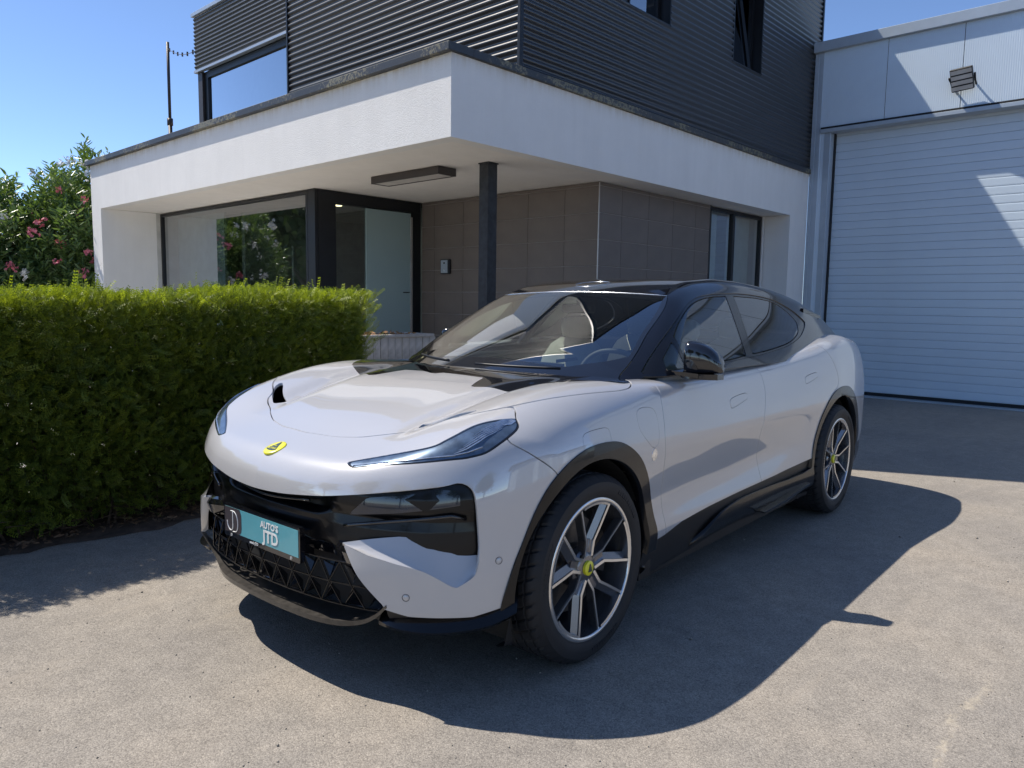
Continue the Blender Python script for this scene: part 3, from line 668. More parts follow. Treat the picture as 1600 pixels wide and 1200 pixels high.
def side_pt(x, z, f=None, s=-1):
    f = f or f_body; x = np.asarray(x, float); z = np.asarray(z, float)
    o = np.stack([x, 0*x, z], -1); d = np.broadcast_to(np.array([0., s, 0.]), o.shape).copy()
    return cast(f, o, d, 0., 1.4, 36)
def sidepoly(xz, n=5, sharp=()):      # outline given as (x, z) on the driver's side of the body -> chart
    c = crom(xz, n, True, sharp); return qb(side_pt(c[:,0], c[:,1]))
def poly3(pts, n=5, sharp=()):        # outline given as 3-D points -> chart
    return crom(qb(np.array(pts, float)), n, True, sharp)
mir = lambda q: np.asarray(q)*np.array([1., -1.])

du = .0135; us = np.arange(-1.235, (XE-XF)+1.235, du); ths = np.linspace(-2.02, 2.02, 301)
UU, TH = np.meshgrid(us, ths, indexing='ij')
O_, D_ = core(UU, TH); PB = cast(f_body, O_, D_, 0., 2.2, 34); NB = nrm(f_body, PB)
def grid_tris(n, m):
    i = np.arange(n*m).reshape(n, m); a, b, c, d = i[:-1,:-1].ravel(), i[1:,:-1].ravel(), i[1:,1:].ravel(), i[:-1,1:].ravel()
    alt = (np.add.outer(np.arange(n-1), np.arange(m-1)) % 2).ravel().astype(bool)
    t1 = np.where(alt[:,None], np.stack([a,b,c],1), np.stack([a,b,d],1)); t2 = np.where(alt[:,None], np.stack([a,c,d],1), np.stack([b,c,d],1))
    return np.concatenate([t1, t2])
def orient(P):
    a, b, c = P.V[P.T[:,0]], P.V[P.T[:,1]], P.V[P.T[:,2]]
    fl = (np.cross(b-a, c-a)*P.N[P.T[:,0]]).sum(1) < 0
    P.T[fl] = P.T[fl][:,::-1]; return P
body0 = orient(Patch(PB.reshape(-1,3), NB.reshape(-1,3), np.stack([UU.ravel(), TH.ravel()], 1), grid_tris(*UU.shape)))
# cabin: chart = (x, angle about a low axis)
ZK = 1.0
xs_ = np.arange(.12, 4.1, .0135); tk = np.linspace(-1.5707, 1.5707, 261)
XX, TK = np.meshgrid(xs_, tk, indexing='ij')
Ok = np.stack([XX, 0*XX, ZK+.002+0*XX], -1); Dk = np.stack([0*XX, -np.sin(TK), np.cos(TK)], -1)
PK = cast(f_cab, Ok, Dk, 0., 1.6, 34); NK = nrm(lambda P: f_cab(P+0), PK)
cab0 = orient(Patch(PK.reshape(-1,3), NK.reshape(-1,3), np.stack([XX.ravel(), TK.ravel()], 1), grid_tris(*XX.shape)))
def qk(P): P = np.asarray(P, float); return np.stack([P[...,0], np.arctan2(-P[...,1], P[...,2]-ZK-.002)], -1)
def kpoly(pts, n=5, sharp=()): return crom(qk(np.array(pts, float)), n, True, sharp)
def kside(xz, n=5, sharp=()):
    c = crom(xz, n, True, sharp); return qk(side_pt(c[:,0], c[:,1], f_cab))

# ---- car materials
M['paint'] = simple("car_paint_pale_grey", (.475, .470, .476), .30, 0., 1.0, .012, 1.2, spec=.5, coat_rough=.006, cior=2.0)
M['gloss'] = simple("gloss_black_trim", (.006, .006, .008), .10, 0., 1.0, .2, 8, coat_rough=.006, cior=1.5)
M['satin'] = simple("dark_plastic", (.012, .012, .013), .42, 0., 0., .2, 20)
M['liner'] = simple("wheel_arch_felt", (.008, .008, .008), .9, bump=.4, bscale=300)
M['pillar'] = simple('gloss_black_roof_paint', (.004,.004,.006), .12, 0, .5, .2, 8, spec=.25, coat_rough=.006)
M['piano'] = simple('piano_black_aero_trim', (.005,.005,.006), .22, 0, .35, .2, 8, spec=.25, coat_rough=.03)
M['recess'] = simple('recess_black_plastic', (.004,.004,.005), .30, 0, .25, .2, 8, spec=.25, coat_rough=.05)
M['dusty'] = simple("dusty_black_plastic", (.035,.031,.027), .38, 0, .5, .5, 40, coat_rough=.15)
M['tyre'] = simple("tyre_rubber", (.022, .022, .024), .62, bump=.25, bscale=350, spec=.35)
M['rimdark'] = simple("rim_graphite", (.20, .20, .215), .26, .8, .4, .05)
M['rimcut'] = simple("rim_machined_metal", (.72, .71, .70), .24, .9, .2, .04)
M['disc'] = simple("brake_disc_iron", (.16, .15, .14), .38, .85, 0, .25, 30)
M['yellow'] = simple("badge_yellow", (.85, .78, .02), .3, 0, .8, .03)
M['green'] = simple("badge_dark_green", (.02, .045, .03), .3, 0, .8, .03)
M['white'] = simple("print_white", (.80, .80, .78), .4, 0, .3, .02)
M['teal'] = simple("plate_teal", (.11, .37, .43), .35, 0, .6, .05, 3)
M['lensdark'] = simple("lamp_smoke", (.014, .020, .034), .12, .0, 1.0, .3, 12)
M['lamplens'] = simple('lamp_interior_blue_silver', (.10,.145,.21), .22, .55, 1.0, .35, 25, coat_rough=.01)
M['chrome'] = simple("lamp_reflector", (.80, .86, .95), .22, .95, 0, .3, 40)
M['leather'] = simple("seat_leather_pale", (.33, .34, .27), .6, bump=.2, bscale=150)
M['dash'] = simple("dashboard_vinyl", (.11, .125, .14), .5, bump=.2, bscale=260)
M['inner'] = simple("cabin_dark_trim", (.02, .021, .023), .8)
M['ws'] = mat_glass("windscreen_glass", (.74, .80, .78), 2.4)
M['sg'] = mat_glass("side_glass_tinted", (.60, .67, .67), 1.3)
M['rg'] = mat_glass("rear_privacy_glass", (.11, .12, .125), 1.2)
M['lens'] = mat_glass("lamp_cover", (.75, .82, .88), 1.6)
M['redlens'] = simple("tail_lamp_red", (.25, .01, .01), .15, 0, 1.0, .1)

PSI = 0.04401544976428219
car = empty("parked_car", (-math.sin(PSI), math.cos(PSI), 0.), PSI)
tag(car, "pale lilac grey electric SUV with gloss black roof and trim parked on the asphalt", "car")

# ---- traced outlines (metres, car frame)
A = lambda l: np.array(l, float)
hood_half = [(-.672,0,.91),(-.667,.15,.914),(-.640,.27,.920),(-.600,.372,.935),(-.540,.490,.960),(-.500,.548,.978),(-.445,.597,1.005),(-.384,.700,1.037),(-.296,.775,1.058),(-.12,.835,1.079),(.10,.872,1.086),(.330,.889,1.084),(.43,.872,1.098),(.50,.80,1.12)]
hood = poly3([(x,-y,z) for x,y,z in hood_half]+[(x,y,z) for x,y,z in hood_half[:0:-1]], 5, (len(hood_half)-1, len(hood_half)))
inl = [(.60,0,1.12),(.117,-.0,1.11),(.115,-.14,1.11),(.112,-.272,1.108),(.03,-.305,1.1),(-.045,-.338,1.084),(-.05,-.365,1.084),(-.02,-.43,1.082),(.02,-.55,1.09),(.063,-.64,1.107),(.12,-.70,1.117),(.22,-.765,1.12),(.34,-.838,1.111),(.42,-.86,1.105),(.60,-.83,1.12)]
inlay = poly3(inl+[(x,-y,z) for x,y,z in inl[:0:-1]], 4, (0,1,3,5,6,12,14,15,17,23,24,26))
lamp = [(-.792,-.430,.868),(-.719,-.547,.898),(-.637,-.690,.936),(-.579,-.732,.965),(-.478,-.766,1.006),(-.403,-.808,1.023),(-.340,-.846,1.026),(-.347,-.865,1.008),(-.379,-.884,.989),(-.469,-.884,.951),(-.521,-.866,.924),(-.561,-.842,.913),(-.605,-.807,.905),(-.710,-.672,.885),(-.790,-.500,.860),(-.803,-.462,.858)]
lampL = poly3(lamp, 5, (0, 6))
fend_b = [(-.296,-.775,1.058),(-.289,-.801,1.057),(-.333,-.842,1.029),(-.34,-.86,1.01),(-.434,-.890,.966),(-.367,-.946,.909),(-.266,-.985,.832),(-.22,-1.,.75)]
doorF_ = [(.606,1.082),(.590,1.03),(.580,.95),(.574,.84),(.585,.70),(.605,.55),(.632,.40),(.66,.30)]
doorS_ = [(1.764,1.19),(1.785,1.10),(1.80,1.02),(1.797,.95),(1.765,.84),(1.745,.72),(1.765,.58),(1.795,.42),(1.81,.30)]
doorR_ = [(2.70,1.26),(2.80,1.20),(2.90,1.07),(2.94,.93),(2.80,.86),(2.66,.72),(2.585,.55),(2.55,.42),(2.53,.30)]
doorF = sidepoly([(.60,1.30)]+doorF_+doorS_[::-1]+[(1.74,1.30)], 4, (0, 8, 9, 17, 18))
doorR = sidepoly([(1.74,1.30)]+doorS_+doorR_[::-1]+[(2.66,1.33)], 4, (0, 9, 10, 18, 19))
fender = poly3([(.60,-.60,1.14),(.50,-.80,1.12),(.43,-.872,1.098),(.330,-.889,1.084),(.10,-.872,1.086),(-.12,-.835,1.079)]+fend_b+[(-.22,-1.0,.35)]
    +[tuple(side_pt(np.array([x]),np.array([z]))[0]) for x, z in doorF_[::-1]]+[(.62,-.84,1.14)], 4, (0,1,7,9,13,14,15,16,22,23))
sillF = lambda x: np.interp(x, [.4,.62,.8,1.1,1.66,2.0,2.54,2.8], [.372,.385,.412,.425,.433,.440,.466,.475])
archf = sidepoly([(-.515,.20),(-.508,.33),(-.499,.40),(-.468,.50),(-.43,.585),(-.36,.72),(-.27,.815),(-.12,.882),(.03,.902),(.18,.885),(.31,.818),(.41,.715),(.475,.60),(.515,.49),(.535,.40),(.548,.20)], 4, (0,15))
openf = sidepoly([(math.cos(a)*.455+.0, .385+math.sin(a)*.455) for a in np.linspace(-.35, math.pi+.35, 30)]+[(-.42,.15),(.42,.15)], 2, (29,30,31))
archr = sidepoly([(2.53,.20),(2.545,.46),(2.565,.56),(2.615,.67),(2.70,.78),(2.85,.875),(3.03,.908),(3.2,.89),(3.35,.81),(3.46,.69),(3.53,.55),(3.55,.42),(3.56,.20)], 4, (0,12))
openr = sidepoly([(math.cos(a)*.455+3.03, .39+math.sin(a)*.455) for a in np.linspace(-.35, math.pi+.35, 30)]+[(2.6,.15),(3.46,.15)], 2, (29,30,31))
# front opening (lip, outer edge, blade crease, inner edge down to the splitter)
zl = lambda y: np.interp(abs(y), [0,.1,.2,.43,.62,.78,.85], [.722,.724,.730,.756,.788,.815,.822])
fp = lambda y, z: (float(F_(np.array(y), np.array(z))), y, z)
half = [fp(-y, zl(y)) for y in (.0,.12,.25,.40,.55,.68,.79)]+[fp(-.835,.828),fp(-.868,.800),fp(-.882,.74),fp(-.888,.66),fp(-.893,.57),fp(-.885,.50),fp(-.845,.459),
        fp(-.771,.518),fp(-.687,.542),fp(-.589,.564),fp(-.492,.594),fp(-.56,.48),fp(-.645,.385),fp(-.66,.15)]
oh = [(y, z) for x, y, z in half]
opening = crom(oh+[(-y, z) for y, z in oh[:0:-1]], 4, True, (13,17,19,20,21,22,24,28))
def cut_opening(P, g=0.): return P.clip(np.where(P.V[:,0] < -.3, -psdf(P.V[:,1:3], opening)+g, -1.))
botz = lambda Q: 0

# ---- cut the painted shell
G = .0026
P = body0.clip(.325-body0.V[:,2])
P = cut_opening(P)
z = P.V[:,2]; 
bump_bottom = np.interp(np.abs(P.V[:,1]), [.6,.72,.88,.95], [.388,.355,.350,.376])
P = P.clip(np.where(P.V[:,0] < -.45, bump_bottom-P.V[:,2], -1.))                       # bumper lower edge
for q in (archf, archr): P = P.outside(q); P = P.outside(mir(q))
P = P.clip(np.where((P.V[:,0] > .3) & (P.V[:,0] < 2.9), sillF(P.V[:,0])-P.V[:,2], -1.))
P = P.clip(np.where(P.V[:,0] > 3.4, .42-P.V[:,2], -1.))                                 # rear lower edge
cabhole = np.minimum(np.minimum(.80-np.abs(P.V[:,1]), P.V[:,0]-.48), 3.2-P.V[:,0]) 
P = P.clip(np.where(P.V[:,2] > .9, cabhole, -1.))
P = P.inside(np.array([[-2,-3],[6,-3],[6,3],[-2,3]])) if False else P
lampcut = [lampL, mir(lampL)]
H = P.inside(hood, G).outside(inlay)
# vents at the bonnet's front corners
ventp = poly3([(-.520,-.510,.975),(-.470,-.482,.985),(-.430,-.540,1.0),(-.378,-.612,1.026),(-.345,-.680,1.045),(-.395,-.650,1.025),(-.45,-.588,1.0)], 3, (0,1,4))
for q in (ventp, mir(ventp)): H = H.outside(q)
H.obj("bonnet", M['paint'], car, .014)
body0.inside(inlay).inside(hood, G).obj("bonnet_rear_trim", M['gloss'], car, .01)
R = P.outside(hood, G)
for q in lampcut: R = R.outside(q, .002)
for s, fq, dF, dR in ((-1, fender, doorF, doorR), (1, mir(fender), mir(doorF), mir(doorR))):
    a = R.inside(fq, G)
    if s < 0:   # charging flap and its small service flap, cut as separate lids
        flap = sidepoly([(.342,.960),(.350,.990),(.385,1.004),(.440,1.003),(.492,.992),(.516,.960),(.520,.90),(.512,.850),(.490,.826),(.452,.826),(.405,.862),(.352,.912)], 4)
        tow = sidepoly([(-.088,.860),(-.085,.925),(-.062,.950),(.04,.958),(.095,.953),(.108,.935),(.104,.86)], 3, (0,6))
        rnd = sidepoly([(.470+.026*math.cos(t), .790+.030*math.sin(t)) for t in np.linspace(0, 2*math.pi, 14)[:-1]], 2)
        a.inside(flap, .001).obj("charging_flap", M['paint'], car, .008)
        a.inside(tow, .001).obj("wing_access_cover", M['paint'], car, .008)
        a.inside(rnd, .0008).offset(.001).obj("round_side_marker", M['chrome'], car, .006)
        a = a.outside(flap, .001).outside(tow, .001).outside(rnd, .0008)
    a.obj("front_wing", M['paint'], car, .014)
    for nm, q in (("front_door", dF), ("rear_door", dR)):
        d = R.inside(q, G*.9)
        xz = [(1.325,.928),(1.345,.962),(1.53,.977),(1.555,.962),(1.535,.942),(1.35,.912)] if nm == "front_door" else [(2.40,.985),(2.415,1.012),(2.57,1.03),(2.60,1.02),(2.585,1.0),(2.42,.968)]
        hq = sidepoly(xz, 3); hq = hq if s < 0 else mir(hq)
        h = d.inside(hq, .0012); d = d.outside(hq, .0018)
        do = d.obj(nm, M['paint'], car, .014); h.offset(.0012).obj("door_handle", M['paint'], do, .01)
B = R.outside(fender, G).outside(mir(fender), G).outside(doorF, G).outside(mir(doorF), G).outside(doorR, G).outside(mir(doorR), G)
bx = B.V[:,0]
FB = B.clip(B.V[:,0]-.6)
tailcut = np.where((np.abs(B.V[:,2]-1.02) < .2) & (B.V[:,0] > 3.55), .022-np.abs(B.V[:,2]-1.035-.03*np.abs(B.V[:,1])), -1.)
RB = B.clip(1.0-B.V[:,0]); t2 = np.where(RB.V[:,0] > 3.8, .024-np.abs(RB.V[:,2]-1.02-.02*np.abs(RB.V[:,1])), -1.)
RBp = RB.clip(t2)
TL = body0.clip(3.8-body0.V[:,0]); TL = TL.clip(np.abs(TL.V[:,2]-1.02-.02*np.abs(TL.V[:,1]))-.022)
FB.obj("front_bumper", M['paint'], car, .03)
RBp.obj("rear_body_panel", M['paint'], car, .014)
TL.offset(-.004).obj("tail_light_bar", M['redlens'], car, .01)
# inner black shell behind all the gaps
sh = cut_opening(body0)
for q in (openf, openr): sh = sh.outside(q); sh = sh.outside(mir(q))
ch = np.minimum(np.minimum(.79-np.abs(sh.V[:,1]), sh.V[:,0]-.50), 3.2-sh.V[:,0])
sh = sh.clip(np.where(sh.V[:,2] > .9, ch, -1.)).clip(np.where(sh.V[:,0] < -.45, .30-sh.V[:,2], -1.))
for q in (lampL, mir(lampL), ventp, mir(ventp)): sh = sh.outside(q)
sh = sh.offset(-.016); sh.obj("inner_shell", M['satin'], car, 0)
# arch trims, sills
for q, o_, nm in ((archf, openf, "wheel_arch_trim"), (archr, openr, "wheel_arch_trim")):
    for mm in (lambda a: a, mir):
        t = body0.inside(mm(q), .0).outside(mm(o_)); t = t.clip(.335-t.V[:,2]) if q is archf else t.clip(.34-t.V[:,2])
        t = t.offset(.006); t.obj(nm, M['piano'], car, .05)
for s in (-1, 1):
    t = body0.clip(s*-1*body0.V[:,1]); t = t.clip(.46-t.V[:,0]).clip(t.V[:,0]-2.62).clip(t.V[:,2]-sillF(t.V[:,0])-.004).clip(.19-t.V[:,2])
    q1, q2 = (openf, openr) if s < 0 else (mir(openf), mir(openr))
    t = t.outside(q1).outside(q2)
    k = np.clip((sillF(t.V[:,0])-.02-t.V[:,2])/.10, 0, 1); k2 = np.clip((.30-t.V[:,2])/.1, 0, 1)
    t.V = t.V+np.stack([0*k, s*(.016*k*k*(3-2*k)-.06*k2*k2), 0*k], 1)
    # recompute normals of the pushed-out sill
    fn = np.cross(t.V[t.T[:,1]]-t.V[t.T[:,0]], t.V[t.T[:,2]]-t.V[t.T[:,0]]); nn = np.zeros_like(t.V)
    for j in range(3): np.add.at(nn, t.T[:,j], fn)
    t.N = nn/np.maximum(np.linalg.norm(nn, axis=1, keepdims=True), 1e-12)
    t.obj("side_sill", M['piano'], car, .02)
    mb = MB()  # aero fin low on the sill, ahead of the rear wheel
    fin = [(1.75,.262),(2.1,.262),(2.5,.300),(2.5,.312),(2.1,.280),(1.75,.268)]
    mb.prism(fin, .93, .995, lambda a, b, d: (a, s*d, b)); mb.build("sill_fin", M['gloss'], car, angle=.6)
# ---------------------------------------------------------------- cabin glass, pillars, roof
wsc = kpoly([(1.206,0,1.527),(1.211,-.20,1.526),(1.225,-.42,1.520),(1.250,-.594,1.511),(1.138,-.634,1.443),(1.0,-.658,1.367),(.888,-.674,1.304),(.76,-.697,1.225),(.649,-.716,1.16),(.56,-.735,1.11),(.50,-.75,1.05),(.12,-.75,1.003),
             (.12,.75,1.003),(.50,.75,1.05),(.56,.735,1.11),(.649,.716,1.16),(.76,.697,1.225),(.888,.674,1.304),(1.0,.658,1.367),(1.138,.634,1.443),(1.250,.594,1.511),(1.225,.42,1.520),(1.211,.20,1.526)], 4, (3,10,11,12,13,20))
cl = kpoly([(1.186,0,1.518),(1.19,-.20,1.517),(1.203,-.42,1.510),(1.218,-.575,1.495),(1.138,-.604,1.450),(1.0,-.630,1.372),(.888,-.648,1.310),(.78,-.668,1.243),(.71,-.678,1.20),(.56,-.56,1.172),(.455,-.35,1.168),(.43,0,1.17),
            (.455,.35,1.168),(.56,.56,1.172),(.71,.678,1.20),(.78,.668,1.243),(.888,.648,1.310),(1.0,.630,1.372),(1.138,.604,1.450),(1.218,.575,1.495),(1.203,.42,1.510),(1.19,.20,1.517)], 4, (3,8,14,19))
dlo = kside([(.64,1.128),(.76,1.205),(.911,1.290),(1.112,1.384),(1.348,1.474),(1.597,1.517),(2.0,1.534),(2.30,1.527),(2.578,1.500),(2.80,1.440),(2.93,1.375),(2.955,1.35),(2.90,1.32),(2.715,1.262),(2.5,1.222),(2.296,1.197),(2.0,1.175),(1.763,1.163),(1.334,1.147),(1.0,1.138),(.80,1.132)], 5, (0,11))
gf = kside([(.985,1.150),(.985,1.297),(1.112,1.368),(1.348,1.458),(1.597,1.502),(1.872,1.517),(1.78,1.35),(1.700,1.178),(1.45,1.163),(1.2,1.155)], 4, (0,1,5,7))
gq = kside([(.775,1.148),(.80,1.195),(.945,1.276),(.945,1.150)], 3, (0,1,2,3))
gr = kside([(1.985,1.518),(2.30,1.511),(2.56,1.484),(2.70,1.430),(2.775,1.372),(2.78,1.345),(2.70,1.285),(2.5,1.238),(2.296,1.213),(2.0,1.191),(1.800,1.182),(1.88,1.33)], 4, (0,5,10))
K = cab0.clip(1.04-cab0.V[:,2]); K = K.clip(np.where(np.abs(K.V[:,1]) > .79, 1.118-K.V[:,2], -1.))
belt = K.clip(np.where(K.V[:,0] < .9, -1., 1.10-K.V[:,2]))
W_ = cab0.clip(1.045-cab0.V[:,2]).clip(.20-cab0.V[:,0]).inside(wsc, .0008)
ws = W_.inside(cl); ws.obj("windscreen", M['ws'], car, 0)
wb = W_.outside(cl); wbo = wb.obj("windscreen_frame", M['gloss'], car, .006)
rest = belt.outside(wsc, .0022)
rest = rest.outside(dlo).outside(mir(dlo))
# roof glass panel and rails, seam between them
rail = kpoly([(1.26,-.585,1.52),(1.35,-.585,1.548),(1.7,-.56,1.595),(2.2,-.56,1.60),(2.8,-.575,1.55),(3.3,-.56,1.47),(3.45,-.45,1.46),(3.48,0,1.46),(3.45,.45,1.46),(3.3,.56,1.47),(2.8,.575,1.55),(2.2,.56,1.60),(1.7,.56,1.595),(1.35,.585,1.548),(1.26,.585,1.52),(1.225,.42,1.520),(1.208,0,1.526),(1.225,-.42,1.52)], 5, (0,14))
rest.inside(rail, .0015).outside(wsc, .003).obj("roof_panel", M['gloss'], car, .01)
rest.outside(rail, .0012).obj("roof_rail_and_pillars", M['pillar'], car, .012)
for s in (-1, 1):
    q = (lambda a: a) if s < 0 else mir
    band = cab0.inside(q(dlo), .003).outside(q(gf), .004).outside(q(gr), .004).outside(q(gq), .003).offset(-.006)
    band.obj("window_surround", M['piano'], car, .014)
    d = cab0.inside(q(gf), .003).offset(-.008).obj("side_window", M['sg'], car, 0)
    cab0.inside(q(gr), .003).offset(-.008).obj("side_window", M['rg'], car, 0)
    cab0.inside(q(gq), .001).offset(-.008).obj("quarter_light", M['sg'], car, 0)
# seam trim line over the windscreen, sensor ring on the roof
def roofpt(x, y):
    x = np.asarray(x, float); y = np.asarray(y, float); o = np.stack([x, y, 1.05+0*x], -1)
    return cast(f_cab, o, np.broadcast_to(np.array([0., 0., 1.]), o.shape), 0., .8, 34)
yy = np.linspace(-.585, .585, 25); hx = 1.207+.12*yy**2
mb = MB(); mb.tube([tuple(p+np.array([0,0,.001])) for p in roofpt(hx, yy)], .0022, 6); mb.build("windscreen_header_trim", M['chrome'], car, smooth=True)
aa = np.linspace(0, 2*math.pi, 41)[:-1]
mb = MB(); mb.tube([tuple(p+np.array([0,0,.0005])) for p in roofpt(1.40+.085*np.cos(aa), .01+.115*np.sin(aa))], .0013, 6, close=True); mb.build("roof_sensor_ring", M['chrome'], car, smooth=True)
# rear spoiler
mb = MB(); sp = [(y, float(3.42-.10*(abs(y)/.7)**2)) for y in np.linspace(-.7, .7, 15)]
vs = []; 
for y, x0 in sp:
    zt_ = 1.475-.05*(y/.7)**2
    vs += [(x0-.28, y, zt_+.02), (x0+.10, y, zt_-.035), (x0+.10, y, zt_-.05), (x0-.28, y, zt_-.06)]
fs = [(i*4+j, i*4+(j+1) % 4, i*4+4+(j+1) % 4, i*4+4+j) for i in range(14) for j in range(4)]+[(0,1,2,3),(59,58,57,56)]
mb.add(vs, fs); mb.build("roof_spoiler", M['pillar'], car, angle=.7)
# wipers at the cowl
mb = MB(); 
def cowl(y, dx=0): 
    x = .335+.50*y*y+dx; return roofpt(np.array([x]), np.array([y]))[0]
mb.tube([tuple(cowl(y, .035)+np.array([0,0,.003])) for y in np.linspace(.66, .25, 8)], .006, 6); mb.tube([tuple(cowl(y, .03)+np.array([0,0,.003])) for y in np.linspace(.02, -.45, 8)], .005, 6)
mb.build("windscreen_wiper", M['satin'], car, smooth=True)

# ---------------------------------------------------------------- head lamps
lampIn = crom(qb(np.array([(x,y,z) for x,y,z in lamp])), 5, True, (0,6))
for s in (-1, 1):
    q = lampL if s < 0 else mir(lampL)
    hs = body0.inside(q, .001).outside_band(q, .0065).obj("headlight", M['gloss'], car, .03); body0.inside(q, .0065).offset(-.0006).obj("headlight_lens", M['lamplens'], hs, 0)
    # housing sits deep, clear cover on top
    cv = body0.inside(q, .002).offset(.0); 
    # reflector blades and daytime light strip lying on the dark housing
    mb = MB()
    up = np.array(lamp[:7]); lo = np.array(lamp[7:][::-1])
    def lpt(t, w_):
        a = np.array([np.interp(t, np.linspace(0,1,len(up)), up[:,j]) for j in range(3)]); b = np.array([np.interp(t, np.linspace(0,1,len(lo)), lo[:,j]) for j in range(3)])
        p = a*(1-w_)+b*w_; P3 = p[None]; n = nrm(f_body, P3)[0]; p = p-n*float(f_body(P3)[0])+n*.0012
        p = p.copy(); p[1] *= -s*1.0 if s > 0 else 1.0; return p
    mb.tube([tuple(lpt(t, .80)) for t in np.linspace(.03, .62, 26)], .0022, 5)
    for k in range(7):
        w0 = .74-.085*k; ta = .40+.055*k; tb = min(.97, ta+.42)
        mb.tube([tuple(lpt(ta+(tb-ta)*q_, w0-.20*q_)) for q_ in np.linspace(0, 1, 12)], [.0008+.0024*math.sin(math.pi*q_) for q_ in np.linspace(0, 1, 12)], 4)
    vs = [lpt(.80,.34), lpt(.90,.58), lpt(.985,.50), lpt(.985,.16), lpt(.93,.14)]; mb.add([tuple(v) for v in vs], [(0,1,2,3,4)])
    mb.build("light_strip", M['chrome'], hs, smooth=False)

# ---------------------------------------------------------------- nose: recessed black panel, smoked lower lamps, grille, splitter, plate
def fsurf(yr, zr, dfun, ny, nz):
    ys = np.linspace(*yr, ny); zs = np.linspace(*zr, nz); Y, Z = np.meshgrid(ys, zs, indexing='ij')
    X = F_(Y, Z)+dfun(Y, Z); return np.stack([X, Y, Z], -1)
zk = [.28,.33,.36,.53,.545,.56,.60,.64,.66,.68,.72,.76,.83,.88]
dcen = [.13,.13,.12,.10,.085,.075,.070,.062,.060,.095,.10,.11,.16,.2]
dout = [.10,.10,.10,.10,.075,.06,.060,.062,.066,.070,.045,.042,.05,.08]
def dpanel(Y, Z):
    a = np.abs(Y); t = np.clip((a-.28)/.14, 0, 1); t = t*t*(3-2*t)
    d = np.interp(Z-.03*t, zk, dcen)*(1-t)+np.interp(Z, zk, dout)*t
    return d+np.clip((a-.74)/.14, 0, 1)*.03
Gp = fsurf((-.90,.90), (.545,.85), dpanel, 121, 62); n, m, _ = Gp.shape
pp = Patch(Gp.reshape(-1,3), np.zeros((n*m,3)), np.zeros((n*m,2)), grid_tris(n, m))
gy = np.gradient(Gp, axis=0); gz = np.gradient(Gp, axis=1); nn = np.cross(gz, gy); nn /= np.linalg.norm(nn, axis=-1, keepdims=True); nn *= np.sign(-nn[...,:1]); pp.N = nn.reshape(-1,3)
orient(pp).obj("grille_panel", M['recess'], car, .01)
# back wall of the lower intake
Gb_ = fsurf((-.86,.86), (.27,.56), lambda Y, Z: .13+0*Y, 41, 12); n, m, _ = Gb_.shape
fast_mesh("intake_back", Gb_.reshape(-1,3), grid_tris(n, m), M['inner'], car)
def fpt(y, z, d): return (float(F_(np.array(y), np.array(z)))+d, y, z)
# smoked lower lamps
for s in (-1, 1):
    pl = crom([(.485,.690),(.555,.762),(.70,.788),(.80,.806),(.838,.795),(.848,.745),(.66,.712)], 3, True, (0,1,3,5))
    pl = pl*np.array([s, 1.]); ll = body0.clip(np.where(body0.V[:,0] < -.3, psdf(body0.V[:,1:3], pl), 1.)).offset(-.036)
    lo_ = ll.obj("lower_headlight", M['lensdark'], car, .03)
    mb = MB(); mb.tube([fpt(s*y, np.interp(y, [.44,.60,.80], [.640,.672,.705]), .055) for y in np.linspace(.44,.80,14)]+[fpt(s*.83,.69,.07)], .007, 8)
    mb.build("intake_bar", M['gloss'], car, smooth=True)
# shallow V shaped groove lip under the nose
mb = MB(); mb.tube([fpt(y, .700-.012*math.cos(y*9), .050) for y in np.linspace(-.27,.27,18)], .006, 8); mb.build("nose_slot_lip", M['gloss'], car, smooth=True)
# crossbar under the plate
mb = MB(); ys = np.linspace(-.56,.56,29)
vs = []; 
def xb(y, z, d):
    k_ = min(1, max(0, (abs(y)-.36)/.14)); k_ = k_*k_*(3-2*k_); return fpt(y, z, d+.062*(1-k_)+.012)
for y in ys: vs += [xb(y,.580,.008), xb(y,.556,.002), xb(y,.512,.022), xb(y,.540,.05), xb(y,.585,.03)]
mb.add(vs, [(i*5+j, i*5+(j+1) % 5, i*5+5+(j+1) % 5, i*5+5+j) for i in range(28) for j in range(5)]+[tuple(range(5)), tuple(140+j for j in range(5))[::-1]])
mb.build("bumper_crossbar", M['gloss'], car, angle=.6)
# lower grille: triangular lattice with facets in every other cell
mb = MB(); r = .0030; rows = [.345,.405,.465,.525]; st = .098
def gw(z): return np.interp(z, [.345,.525], [.60,.50])
for zz in (.345,.428,.510): mb.tube([fpt(y, zz, .045) for y in np.linspace(-gw(zz), gw(zz), 25)], r, 5)
for i in range(-7, 8):
    y0 = i*st
    for dz in (-1, 1):
        a, b = (y0-dz*st*.5, .345), (y0+dz*st*.5, .510)
        if abs(a[0]) < gw(.345) and abs(b[0]) < gw(.525)+.03: mb.tube([fpt(a[0], a[1], .045), fpt((a[0]+b[0])/2, .428, .043), fpt(b[0], b[1], .045)], r, 5)
mb.build("lower_grille", M['piano'], car)
fct = MB()
for i in range(-6, 7):
    y0 = i*st
    for za, zb_ in ((.350,.422),(.505,.434)):
        fct.add([fpt(y0-.040, za, .052), fpt(y0+.040, za, .052), fpt(y0, zb_, .052), fpt(y0+.004, (za*2+zb_)/3, .092)], [(0,1,3),(1,2,3),(2,0,3)])
fct.build("grille_facets", M['gloss'], car)
